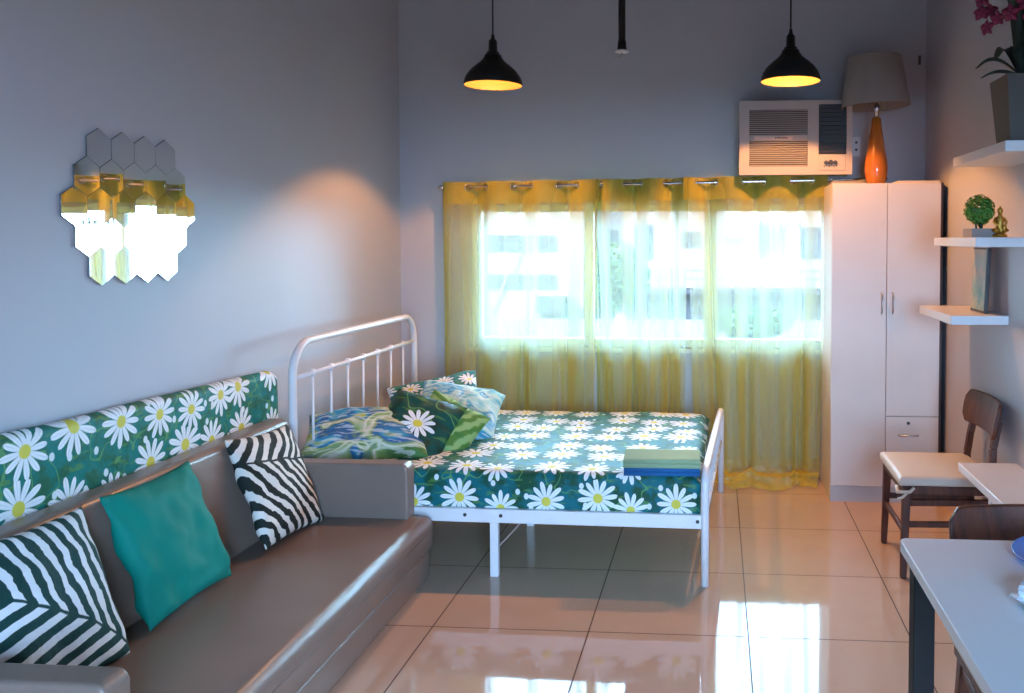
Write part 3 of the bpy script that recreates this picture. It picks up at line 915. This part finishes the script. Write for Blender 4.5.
b = BM(); box(b, .135, W / 2 - .03, yf + .017, yf + .021, .115, H_ - .02); obj('vent_back', b, M['ac_dark'], ac)
b = BM()
for k in range(12):
    z = .125 + (H_ - .15) * k / 11
    prism(b, [(yf + .0, z), (yf + .014, z + .006), (yf + .014, z + .008), (yf + .0, z + .004)], 0, .135, W / 2 - .03)
obj('vent_grille', b, M['ac_dark'], ac)
b = BM(); box(b, .138, W / 2 - .034, yf - .003, yf + .001, .02, .104); cp = obj('control_panel', b, M['ac'], ac, bevel=.002)
for (x, z, r) in ((.178, .066, .012), (.205, .068, .014), (.232, .066, .012)):
    b = BM(); tube(b, [(x, yf - .002, z), (x, yf - .014, z)], r, 18); obj('knob', b, M['black_pl'], cp)
b = BM()
for k in range(6): box(b, .165 + k * .014, .173 + k * .014, yf - .0042, yf - .0028, .040 + (k % 2) * .003, .047 + (k % 3) * .002)
obj('marking', b, M['black_pl'], cp)

# ------------------------------------------------------------------ pendant lamps
LY = 4.5
def pendant(x, zr, label, watts, bz):
    root = thing('pendant_lamp', label, 'lamp', (x, LY, zr), 0, 'black pendant lamps')
    R_ = .155
    po = [(R_, 0), (R_ * .985, .02), (R_ * .93, .045), (R_ * .80, .075), (R_ * .60, .103), (R_ * .42, .125), (.047, .148), (.045, .160), (.040, .163), (.038, .165)]
    b = BM(); lathe(b, po + [(r - .003, z - .002) for r, z in po[::-1]][:-1] + [(R_ - .003, 0)], seg=48); obj('lamp_shade', b, M['shade_out'], root, smooth=True)
    b = BM(); lathe(b, [(R_ - .0036, .001)] + [(r - .004, z - .0026) for r, z in po[1:]], seg=48); KEEP.add(id(b))
    obj('lining', b, M['lining'], root, smooth=True, label='glowing yellow inside of the shade')
    b = BM(); lathe(b, [(0, .150), (.034, .155), (.034, .175), (.024, .18), (.022, .235), (.012, .245), (.008, .27), (0, .27)], seg=24); obj('socket', b, M['shade_out'], root, smooth=True)
    b = BM(); tube(b, [(0, 0, .26), (0, 0, ZC - zr - .02)], .0042, 8); obj('cord', b, M['black'], root, smooth=True)
    b = BM(); lathe(b, [(0, ZC - zr - .03), (.05, ZC - zr - .028), (.055, ZC - zr), (0, ZC - zr)], seg=24); obj('ceiling_rose', b, M['black'], root, smooth=True)
    li = bpy.data.lights.new('bulb_light', 'POINT'); li.energy = watts; li.color = (1, .43, .13); li.shadow_soft_size = .012
    lo = bpy.data.objects.new('bulb_light', li); link(lo, root); lo.location = (0, 0, bz)
    return root
pendant(-1.195, 2.300, 'black dome pendant lamp hanging near the left corner', 50, .105)
pendant(.380, 2.300, 'black dome pendant lamp hanging in front of the air conditioner', 66, .088)

sp = thing('sprinkler', 'black drop pipe with a small sprinkler head between the two lamps', 'sprinkler', (-.503, LY, 2.455))
b = BM(); tube(b, [(0, 0, .055), (0, 0, ZC - 2.455)], .0185, 16); obj('pipe', b, M['black'], sp, smooth=True)
b = BM(); lathe(b, [(0, .018), (.025, .02), (.021, .07), (0, .07)], seg=20); obj('collar', b, M['black'], sp, smooth=True)
b = BM(); lathe(b, [(0, .010), (.034, .010), (.036, .014), (.024, .022), (0, .022)], seg=24); obj('escutcheon', b, M['white_board'], sp, smooth=True)
b = BM(); tube(b, [(0, 0, .012), (0, 0, -.02)], .0045, 8); lathe(b, [(0, -.022), (.010, -.021), (.010, -.018), (0, -.018)], seg=14); obj('head', b, M['steel'], sp)

# ------------------------------------------------------------------ right wall shelves
def shelf(x0, y0, y1, zt, th, label):
    b = BM(); box(b, x0 - XR, 0, -(y1 - y0) / 2, (y1 - y0) / 2, 0, th)
    o = obj('wall_shelf', b, M['white_board'], loc=(XR, (y0 + y1) / 2, zt - th), bevel=.003)
    return tag(o, label, 'shelf', 'floating shelves on the right wall')
shelf(1.027, 3.135, 3.805, 1.833, .039, 'topmost white floating shelf on the right wall, under the orchid')
shelf(1.027, 3.465, 4.12, 1.4865, .039, 'middle white floating shelf on the right wall, holding the small green plant')
shelf(1.027, 3.81, 4.395, 1.1425, .040, 'lowest white floating shelf on the right wall, next to the wardrobe')

# orchid in planter
orc = thing('potted_orchid', 'magenta orchid with dark strap leaves in a square grey planter on the top shelf', 'plant', (1.150, 3.285, 1.834)); orc.scale = (.94,) * 3
b = BM()
def frust(b, a0, a1, z0, z1):
    r0 = [b.verts.new((x * a0, y * a0, z0)) for x, y in ((-1, -1), (1, -1), (1, 1), (-1, 1))]
    r1 = [b.verts.new((x * a1, y * a1, z1)) for x, y in ((-1, -1), (1, -1), (1, 1), (-1, 1))]
    return r0, r1
r0, r1 = frust(b, .084, .108, 0, .262); q0, q1 = frust(b, .096, .100, .22, .262)
b.faces.new(r0[::-1])
for i in range(4):
    j = (i + 1) % 4; b.faces.new([r0[i], r0[j], r1[j], r1[i]]); b.faces.new([r1[i], r1[j], q1[j], q1[i]]); b.faces.new([q1[j], q0[j], q0[i], q1[i]])
b.faces.new(q0)
obj('planter', b, M['pot'], orc)
def strap_leaf(b, base, dirv, length, width, rise, droop, seed=0):
    d = Vector(dirv).normalized(); side = d.cross(Vector((0, 0, 1))).normalized()
    n = 12; prev = None
    for i in range(n + 1):
        t = i / n
        p = Vector(base) + d * length * t * (1 - .1 * t) + Vector((0, 0, rise * math.sin(min(1, t * 1.1) * PI * .6) - droop * t * t))
        w = width * (math.sin(PI * (t * .86 + .1)) ** .7) * .5 + .0015
        if i == n: w = .002
        c = [b.verts.new(p - side * w + Vector((0, 0, .25 * w))), b.verts.new(p - Vector((0, 0, .25 * w))), b.verts.new(p + side * w + Vector((0, 0, .25 * w))), b.verts.new(p - Vector((0, 0, .25 * w + .003)))]
        if prev:
            for a in range(4):
                e = (a + 1) % 4
                b.faces.new([prev[a], prev[e], c[e], c[a]])
        else: b.faces.new(c[::-1])
        prev = c
    b.faces.new(prev)
for (dv, ln, wd_, ri, dr) in (((-.9, .35, 0), .19, .035, .10, .05), ((-1, .1, 0), .17, .03, .035, .035), ((-.25, .9, 0), .2, .05, .16, .05), ((-.35, -.5, 0), .13, .06, .30, .0),
                              ((.05, -.9, 0), .18, .05, .20, .07), ((-.2, .3, 0), .06, .055, .28, .0), ((.1, .5, 0), .12, .05, .22, .04), ((-.5, -.8, 0), .14, .045, .14, .08)):
    b = BM(); strap_leaf(b, (-.02, 0, .27), dv, ln, wd_, ri, dr); obj('leaf', b, M['leaf_dark'], orc, smooth=True)
for pts in ([(0, 0, .27), (-.03, .01, .45), (-.07, .02, .58), (-.10, .03, .68), (-.13, .0, .62)], [(0, -.02, .27), (.0, -.03, .48), (-.02, -.06, .62), (-.03, -.1, .7), (-.03, -.14, .66)]):
    b = BM(); tube(b, pts, .0035, 8); obj('stem', b, M['leaf_dark'], orc, smooth=True)
def orchid_flower(c, face, s):
    b = BM(); f = Vector(face).normalized(); a = Vector((0, 0, 1)); r = f.cross(a).normalized(); u = r.cross(f)
    for k in range(5):
        ang = 2 * PI * k / 5 + .3; d = r * math.cos(ang) + u * math.sin(ang); e = f.cross(d)
        pw = s * (.36 if k % 2 else .5); n = 5; prev = None
        for i in range(n + 1):
            t = i / n; w = pw * math.sin(PI * (t * .8 + .12)) * .9
            p = Vector(c) + d * s * t + f * (.18 * s * math.sin(PI * t))
            q = [b.verts.new(p - e * w), b.verts.new(p + f * .06 * s), b.verts.new(p + e * w), b.verts.new(p - f * .02 * s)]
            if prev:
                for z in range(4): b.faces.new([prev[z], prev[(z + 1) % 4], q[(z + 1) % 4], q[z]])
            else: b.faces.new(q[::-1])
            prev = q
        b.faces.new(prev)
    m = bmesh.ops.create_uvsphere(b, u_segments=10, v_segments=6, radius=s * .2)
    bmesh.ops.translate(b, verts=m['verts'], vec=Vector(c) + f * s * .18)
    o = obj('blossom', b, M['petal'], orc, smooth=True)
random.seed(5)
for (x, y, z, s) in ((-.135, .02, .66, .036), (-.10, .05, .62, .034), (-.145, -.0, .60, .034), (-.12, .01, .545, .032), (-.095, .03, .70, .034), (-.09, -.02, .575, .03),
                     (-.03, -.05, .66, .04), (-.01, -.1, .62, .04), (-.05, -.12, .69, .04), (0.0, -.15, .65, .04), (-.03, -.02, .60, .036), (.02, -.08, .56, .038), (-.06, -.08, .58, .036), (.03, -.02, .66, .038)):
    orchid_flower((x - .03, y, z - .08), (-.6 + random.uniform(-.4, .4), -.8, random.uniform(-.4, .3)), s)

# small green plant in a box
pl = thing('potted_plant', 'small bushy green plant in a low grey box on the middle shelf', 'plant', (1.114, 3.715, 1.4875)); pl.scale = (1.08,) * 3
b = BM(); box(b, -.045, .045, -.060, .060, 0, .006); box(b, -.045, -.039, -.06, .06, .006, .034); box(b, .039, .045, -.06, .06, .006, .034); box(b, -.039, .039, -.06, -.054, .006, .034); box(b, -.039, .039, .054, .06, .006, .034)
obj('pot', b, M['boxgrey'], pl)
b = BM(); box(b, -.039, .039, -.054, .054, .006, .028); obj('soil', b, M['soil'], pl)
b = BM()
for a, c_ in ((-.01, .0), (.012, .01), (0, -.012)): tube(b, [(a, c_, .025), (a * 1.5, c_ * 1.5, .075)], .004, 6)
obj('stem', b, M['leaf_dark'], pl)
random.seed(9); b = BM()
for k in range(800):
    v = Vector((random.gauss(0, 1), random.gauss(0, 1), random.gauss(0, 1))).normalized() * random.uniform(.5, 1) ** .5
    p = Vector((v.x * .058, v.y * .058, v.z * .060 + .108))
    n = (v + Vector((random.uniform(-.6, .6), random.uniform(-.6, .6), random.uniform(-.2, .9)))).normalized()
    a = n.cross(Vector((random.random(), random.random(), random.random()))).normalized(); c_ = n.cross(a); s = random.uniform(.007, .012)
    q = [b.verts.new(p + a * s), b.verts.new(p + c_ * s * .55 + n * .0015), b.verts.new(p - a * s), b.verts.new(p - c_ * s * .55 + n * .0015)]
    b.faces.new(q)
KEEP.add(id(b))
obj('foliage', b, M['leaf_green'], pl)

# golden seated figurine
fg = thing('figurine', 'small golden seated figurine beside the green plant on the middle shelf', 'figurine', (1.178, 3.645, 1.4875))
b = BM()
lathe(b, [(0, 0), (.028, 0), (.030, .006), (.026, .012), (0, .013)], seg=20)
obj('pedestal', b, M['gold'], fg, smooth=True)
b = BM()
def blob(b, c, r, sc):
    m = bmesh.ops.create_uvsphere(b, u_segments=16, v_segments=10, radius=r)
    bmesh.ops.scale(b, verts=m['verts'], vec=sc); bmesh.ops.translate(b, verts=m['verts'], vec=c)
tube(b, [(0, 0, .012), (0, 0, .03), (0, .002, .055), (0, .002, .078), (0, 0, .09), (0, 0, .100)], [.020, .021, .014, .019, .008, .007], 14)
blob(b, (0, 0, .110), .0115, (1, 1, 1.2)); blob(b, (0, .001, .1245), .005, (1, 1, 1))
for s in (-1, 1):
    tube(b, [(0.008 * s, 0, .022), (.026 * s, -.008, .030), (.012 * s, -.024, .046), (.010 * s, -.024, .016)], [.010, .009, .0075, .006], 10)
    tube(b, [(.017 * s, .002, .080), (.025 * s, -.004, .062), (.015 * s, -.02, .048)], [.006, .0055, .0045], 10)
obj('figure', b, M['gold'], fg, smooth=True)

# framed picture on the lowest shelf
pc = thing('framed_picture', 'small picture in a thin dark frame standing on the lowest shelf', 'picture', (1.205, 4.02, 1.1435), 0); pc.scale = (.915,) * 3
pc.rotation_euler = (0, .04, 0)
b = BM(); box(b, -.004, .016, -.115, .115, 0, .325); obj('picture_frame', b, M['pic_dark'], pc, bevel=.002)
b = BM(); box(b, -.0055, -.0035, -.106, .106, .012, .315); obj('print', b, M['pic'], pc)

# ------------------------------------------------------------------ dining chairs
def make_chair(label, loc, rz):
    """front faces local -Y, origin on the floor under the seat centre"""
    c = thing('dining_chair', label, 'chair', loc, rz, 'wooden dining chairs')
    w, d = .215, .19
    for s in (-1, 1):
        b = BM(); bar(b, (s * w, -d, 0), (s * (w - .008), -d + .012, .395), .026, .026, .040, .036); obj('leg', b, M['wood'], c, bevel=.004)
        b = BM(); bar(b, (s * (w - .015), d + .055, 0), (s * (w - .028), d, .40), .024, .026, .034, .040)
        obj('leg', b, M['wood'], c, bevel=.004)
        b = BM(); pts = [(s * (w - .028), d + .0, .36), (s * (w - .028), d + .004, .46), (s * (w - .05), d + .012, .56), (s * (w - .055), d + .035, .68)]
        for p, q in zip(pts, pts[1:]): bar(b, p, q, .034, .028)
        obj('back_post', b, M['wood'], c, bevel=.005)
        b = BM(); bar(b, (s * (w - .004), -d + .01, .235), (s * (w - .022), d + .025, .235), .016, .026, up=(0, 0, 1)); obj('stretcher', b, M['wood'], c, bevel=.003)
        b = BM(); bar(b, (s * (w - .006), -d + .01, .33), (s * (w - .024), d + .01, .33), .016, .028, up=(0, 0, 1)); obj('stretcher', b, M['wood'], c, bevel=.003)
    b = BM(); bar(b, (-w, -d + .006, .20), (w, -d + .006, .20), .016, .026, up=(0, 0, 1)); obj('stretcher', b, M['wood'], c, bevel=.003)
    b = BM(); box(b, -w + .0, w - .0, -d - .005, d + .02, .365, .405); obj('seat_frame', b, M['wood'], c, bevel=.006)
    b = soft_block(-w - .012, w + .012, -d - .022, d + .012, .405, .447, 10, 10, .02, crown=.012); obj('seat', b, M['cream'], c, smooth=True, label='cream padded seat')
    b = BM(); tube(b, [(w + .012, -d + .04, .40), (w + .022, -d + .02, .385), (w + .006, -d - .03, .38), (w - .03, -d - .024, .395)], .008, 8); tube(b, [(w + .018, -d + .02, .39), (w + .02, -d - .01, .36), (w + .01, -d - .028, .35)], .006, 8)
    obj('cushion_tie', b, M['cream'], c, smooth=True)
    # curved back panel
    b = BM(); n = 18; rings = []
    hw = .232
    def outline(t):  # t -1..1 : z half height, rounded ends
        e = 1 - abs(t); return .078 * (1 if e > .16 else math.sqrt(max(.0, 1 - ((.16 - e) / .16) ** 2)) * .45 + .55) 
    for i in range(n + 1):
        t = -1 + 2 * i / n
        y = d + .022 + .015 - .035 * t * t * 1.15; hh = outline(t); zc = .685
        lean = .18
        ring = []
        for (v, th) in ((-1, 0), (-.5, -.002), (0, -.003), (.5, -.002), (1, 0), (1, .018), (.5, .02), (0, .02), (-.5, .02), (-1, .018)):
            ring.append(b.verts.new((t * hw, y + th + lean * v * hh, zc + v * hh)))
        rings.append(ring)
    for i in range(n):
        for k in range(10):
            l = (k + 1) % 10; b.faces.new([rings[i][k], rings[i + 1][k], rings[i + 1][l], rings[i][l]])
    b.faces.new(rings[0][::-1]); b.faces.new(rings[-1])
    obj('backrest', b, M['wood'], c, bevel=.006)
    return c
make_chair('dark wooden dining chair with cream padded seat standing against the right wall', (1.005, 3.95, 0), -PI / 2)
ch2 = make_chair('dark wooden dining chair pushed under the far side of the white dining table', (.852, 2.09, 0), 0)

# narrow side bench between the chairs
sb = thing('side_table', 'low narrow white-topped side table between the two wooden chairs', 'table', (1.148, 3.02, 0), 0)
b = BM(); box(b, -.122, .122, -.55, .65, .495, .53); obj('tabletop', b, M['white_board'], sb, bevel=.004)
for x in (-.10, .10):
    for y in (-.50, .25):
        b = BM(); box(b, x - .016, x + .016, y - .016, y + .016, 0, .495); obj('leg', b, M['white_board'], sb, bevel=.003)

# ------------------------------------------------------------------ dining table
dt = thing('dining_table', 'white-topped dining table with black legs in the right foreground', 'table', (.915, 1.45, 0))
tx0, tx1, ty0, ty1 = .445 - .915, 1.268 - .915, .80 - 1.45, 2.092 - 1.45
b = BM(); prism(b, rounded(tx0, tx1, ty0, ty1, .022), 2, .722, .750); obj('tabletop', b, M['tabletop'], dt, bevel=.003)
b = BM(); box(b, tx0 + .05, tx1 - .05, ty1 - .075, ty1 - .055, .665, .722); box(b, tx0 + .05, tx1 - .05, ty0 + .055, ty0 + .075, .665, .722)
box(b, tx0 + .05, tx0 + .07, ty0 + .075, ty1 - .075, .665, .722); box(b, tx1 - .07, tx1 - .05, ty0 + .075, ty1 - .075, .665, .722); obj('apron', b, M['black'], dt)
for x in (tx0 + .022, tx1 - .072):
    for y in (ty0 + .02, ty1 - .07):
        b = BM(); box(b, x, x + .05, y, y + .05, 0, .722); obj('leg', b, M['black'], dt, bevel=.003)
# blue plate
b = BM(); lathe(b, [(0, 0), (.09, 0), (.125, .006), (.146, .013), (.147, .016), (.143, .016), (.12, .010), (.09, .006), (0, .006)], seg=64)
o = obj('plate', b, M['blue_plate'], smooth=True, loc=(.822, 1.955, .751)); tag(o, 'round blue plate at the far end of the white dining table', 'plate')
# crumpled clear wrap with dark print
b = BM(); bmesh.ops.create_icosphere(b, subdivisions=4, radius=.05)
for v in b.verts:
    k = 1 + .42 * nz(v.co.x * 45, v.co.y * 45, v.co.z * 45) + .2 * nz(v.co.x * 110, v.co.y * 110, v.co.z * 110)
    v.co = Vector((v.co.x * k * 1.25, v.co.y * k * 1.3, max(-.02, v.co.z * k * .55)))
def wrapmat():
    t = NT('crumpled_wrap'); co = t.n('ShaderNodeTexCoord').outputs['Object']
    f = t.noise(co, 28, 3)
    t.base(t.mix(t.step(f, .60, .64), (.62, .72, .80), (.03, .04, .05)), .25)
    return t.m
o = obj('crumpled_wrapper', b, wrapmat(), smooth=False, loc=(.665, 1.70, .7705)); tag(o, 'crumpled pale wrapper at the right edge of the dining table', 'wrapper')

# ------------------------------------------------------------------ laundry hanger outside the glass
hg = thing('clip_hanger', 'thin wire laundry hanger with clips hanging outside the right pane', 'hanger', (.368, 5.56, 1.60))
b = BM(); tube(b, [(-.175, 0, -.01), (.175, 0, -.01)], .005, 6); tube(b, [(-.175, 0, -.01), (-.13, 0, .03), (0, 0, .052), (.13, 0, .03), (.175, 0, -.01)], .0035, 6); obj('wire_frame', b, M['steel'], hg)
b = BM(); tube(b, [(0, 0, .05), (0, 0, .13), (.02, 0, .15), (.03, 0, .14)], .002, 6); obj('hook', b, M['steel'], hg)
pb = None
cb_ = simple('blue_grey_clip', (.02, .03, .05), .5)
for k in range(9):
    if pb is None:
        b = BM(); bar(b, (0, 0, 0), (0, 0, -.05), .014, .010, .019, .012); pb = o = obj('clip', b, cb_, hg)
    else: o = pb.copy(); COL.objects.link(o); o.parent = hg
    o.location = (-.165 + k * .041, 0, -.008)

# ------------------------------------------------------------------ the street outside
def flat(name, c, r=.9): return simple(name, c, r, var=.05, scale=.3, spec=0.0)
M['ext_w'] = flat('pale_render', (.078, .066, .056)); M['ext_p'] = flat('pink_render', (.072, .060, .054)); M['ext_blue'] = flat('blue_shutter', (.016, .022, .030))
M['ext_win'] = flat('grey_window', (.022, .022, .023), .6); M['ext_roof'] = flat('grey_roof', (.040, .036, .034)); M['ext_road'] = flat('pale_road', (.016, .016, .016))
M['ext_tree'] = flat('street_tree', (.018, .034, .016)); M['ext_line'] = flat('rail_grey', (.02, .02, .022))
GZ = -7.0
b = BM(); box(b, -150, 150, -150, 150, GZ - .2, GZ); o = struct('trim_2', b, M['ext_road'], 'pale street far below the window')
def building(label, x0, x1, y0, y1, z1, mat, wins, extra=None, category='building'):
    root = thing('building', label, category, ((x0 + x1) / 2, y0, GZ), 0, 'buildings across the street')
    ox, oz = (x0 + x1) / 2, GZ
    b = BM(); box(b, x0 - ox, x1 - ox, 0, y1 - y0, 0, z1 - oz); obj('walls', b, mat, root)
    b = BM(); box(b, x0 - ox - .1, x1 - ox + .1, -.15, y1 - y0 + .1, z1 - oz, z1 - oz + .25); obj('parapet', b, mat, root)
    for (a, c, d, e, m) in wins:
        b = BM(); box(b, a - ox, c - ox, -.06, .02, d - oz, e - oz)
        f = obj('window', b, m, root)
    return root, ox, oz
G = M['ext_win']; Bl = M['ext_blue']
w1 = []
for z0, z1 in ((1.05, 1.62), (-.30, .22), (2.5, 3.1), (-1.9, -1.3)):
    for a, c in ((-8.2, -7.65), (-7.55, -6.55), (-6.4, -5.72), (-9.4, -8.5)):
        w1.append((a, c, z0, z1, G))
r_, ox, oz = building('white apartment block with rows of small windows seen through the left pane', -14, -4.75, 30, 40, 4.6, M['ext_w'], w1)
b = BM(); box(b, -6.4 - ox, -5.3 - ox, -.5, 0, -1.15 - oz, -.55 - oz); obj('wall_unit', b, G, r_)
b = BM(); bar(b, (-7.0 - ox, -.1, 1.05 - oz), (-8.2 - ox, -.1, -1.3 - oz), .06, .06); bar(b, (-8.6 - ox, -.1, -1.35 - oz), (-5.6 - ox, -.1, -1.35 - oz), .12, .12); obj('pipe', b, M['ext_p'], r_)
w2 = [(-3.0, -2.35, .75, 2.0, Bl), (-1.3, -.6, 1.2, 1.75, G), (.3, 1.1, 1.3, 1.6, G), (1.5, 2.45, .85, 1.95, Bl), (3.0, 3.9, .8, 1.9, Bl), (-4.2, -3.6, 1.2, 1.8, G)]
r_, ox, oz = building('pale pink house with blue shutters across the street', -4.4, 9, 31, 40, 3.4, M['ext_p'], w2)
b = BM()
for z in (.35, .05): box(b, -4.3 - ox, 6 - ox, -1.2, -1.15, z - oz, z + .05 - oz)
for k in range(24): box(b, -4.3 + k * .45 - ox, -4.27 + k * .45 - ox, -1.2, -1.15, -.3 - oz, .4 - oz)
box(b, -4.4 - ox, 6.1 - ox, -1.3, 0, -.45 - oz, -.3 - oz)
obj('balcony', b, M['ext_line'], r_)
r_, ox, oz = building('low pale building with a wide flat roof below the window', -12, 12, 19, 26, -1.25, M['ext_roof'], [(-3.5 + k * 2.2, -2.3 + k * 2.2, -4, -2.6, G) for k in range(4)])
def tree(label, x, y, z, r, h):
    root = thing('street_tree', label, 'tree', (x, y, GZ), 0, 'trees in the street')
    b = BM(); tube(b, [(0, 0, 0), (.1, 0, (z - GZ) * .6), (0, .1, z - GZ)], [.22, .16, .08], 8); obj('trunk', b, M['wood'], root)
    b = BM()
    random.seed(int(x * 10) + 3)
    for k in range(1400):
        v = Vector((random.gauss(0, .5), random.gauss(0, .5), random.gauss(0, .5)))
        if v.length > 1.15: v = v.normalized()
        p = Vector((v.x * r, v.y * r * .8, v.z * h + (z - GZ))); s = random.uniform(.05, .12)
        a = Vector((random.uniform(-1, 1), random.uniform(-1, 1), random.uniform(-1, 1))).normalized(); c_ = a.orthogonal().normalized()
        b.faces.new([b.verts.new(p + a * s), b.verts.new(p + c_ * s * .5), b.verts.new(p - a * s), b.verts.new(p - c_ * s * .5)])
    KEEP.add(id(b))
    obj('foliage', b, M['ext_tree'], root)
tree('leafy tree in the street seen through the right pane', .72, 17.5, -.22, .80, .30)
tree('leafy tree in the street seen through the middle pane', -2.08, 17.9, .69, .64, .68)

# ------------------------------------------------------------------ light
wd_ = bpy.data.worlds.new('sky'); scn.world = wd_; wd_.use_nodes = True
nt = wd_.node_tree; bg = nt.nodes['Background']
bg.inputs[0].default_value = (.36, .63, 1.0, 1); bg.inputs[1].default_value = 46.0
def portal(name, loc, rot, sx_, sy_):
    l = bpy.data.lights.new(name, 'AREA'); l.shape = 'RECTANGLE'; l.size = sx_; l.size_y = sy_
    l.cycles.is_portal = True
    o = bpy.data.objects.new(name, l); link(o); o.location = loc; o.rotation_euler = rot
sl = bpy.data.lights.new('sun', 'SUN'); sl.energy = 44; sl.angle = .01; sl.color = (1, .80, .58)
so = bpy.data.objects.new('sun', sl); link(so); so.location = (-10, -5, 12); so.rotation_euler = Vector((.72, .55, -.62)).to_track_quat('-Z', 'Y').to_euler()
portal('window_portal', ((WX0 + WX1) / 2, YB + .16, (WZ0 + WZ1) / 2), (PI / 2, 0, PI), WX1 - WX0, WZ1 - WZ0)
portal('fill_opening_portal', ((DX0 + DX1) / 2, YF - .16, DZ1 / 2), (PI / 2, 0, 0), DX1 - DX0, DZ1)  # sky light through the added opening

# ------------------------------------------------------------------ camera
cam = bpy.data.cameras.new('camera'); co = bpy.data.objects.new('camera', cam); link(co)
F, CX, P_ = 850., 657., math.radians(2.0); CY = 239 + F * math.tan(P_); yaw = math.atan(60 / 850)
co.location = (0, 0, 1.48); co.rotation_euler = (PI / 2 - P_, 0, yaw)
cam.sensor_width = 36; cam.sensor_fit = 'HORIZONTAL'; cam.lens = F / 1024 * 36
cam.shift_x = (512 - CX) / 1024; cam.shift_y = (CY - 346.5) / 1024
cam.clip_start = .05; cam.clip_end = 200
scn.camera = co
scn.view_settings.view_transform = 'Standard'; scn.view_settings.look = 'None'; scn.view_settings.gamma = 1
scn.view_settings.use_curve_mapping = False
scn.view_settings.exposure = 0.33
scn.cycles.use_denoising = True
scn.cycles.max_bounces = 10; scn.cycles.diffuse_bounces = 6; scn.cycles.glossy_bounces = 5; scn.cycles.transparent_max_bounces = 24; scn.cycles.transmission_bounces = 6
scn.cycles.sample_clamp_indirect = 6
scn.cycles.caustics_reflective = False; scn.cycles.caustics_refractive = False
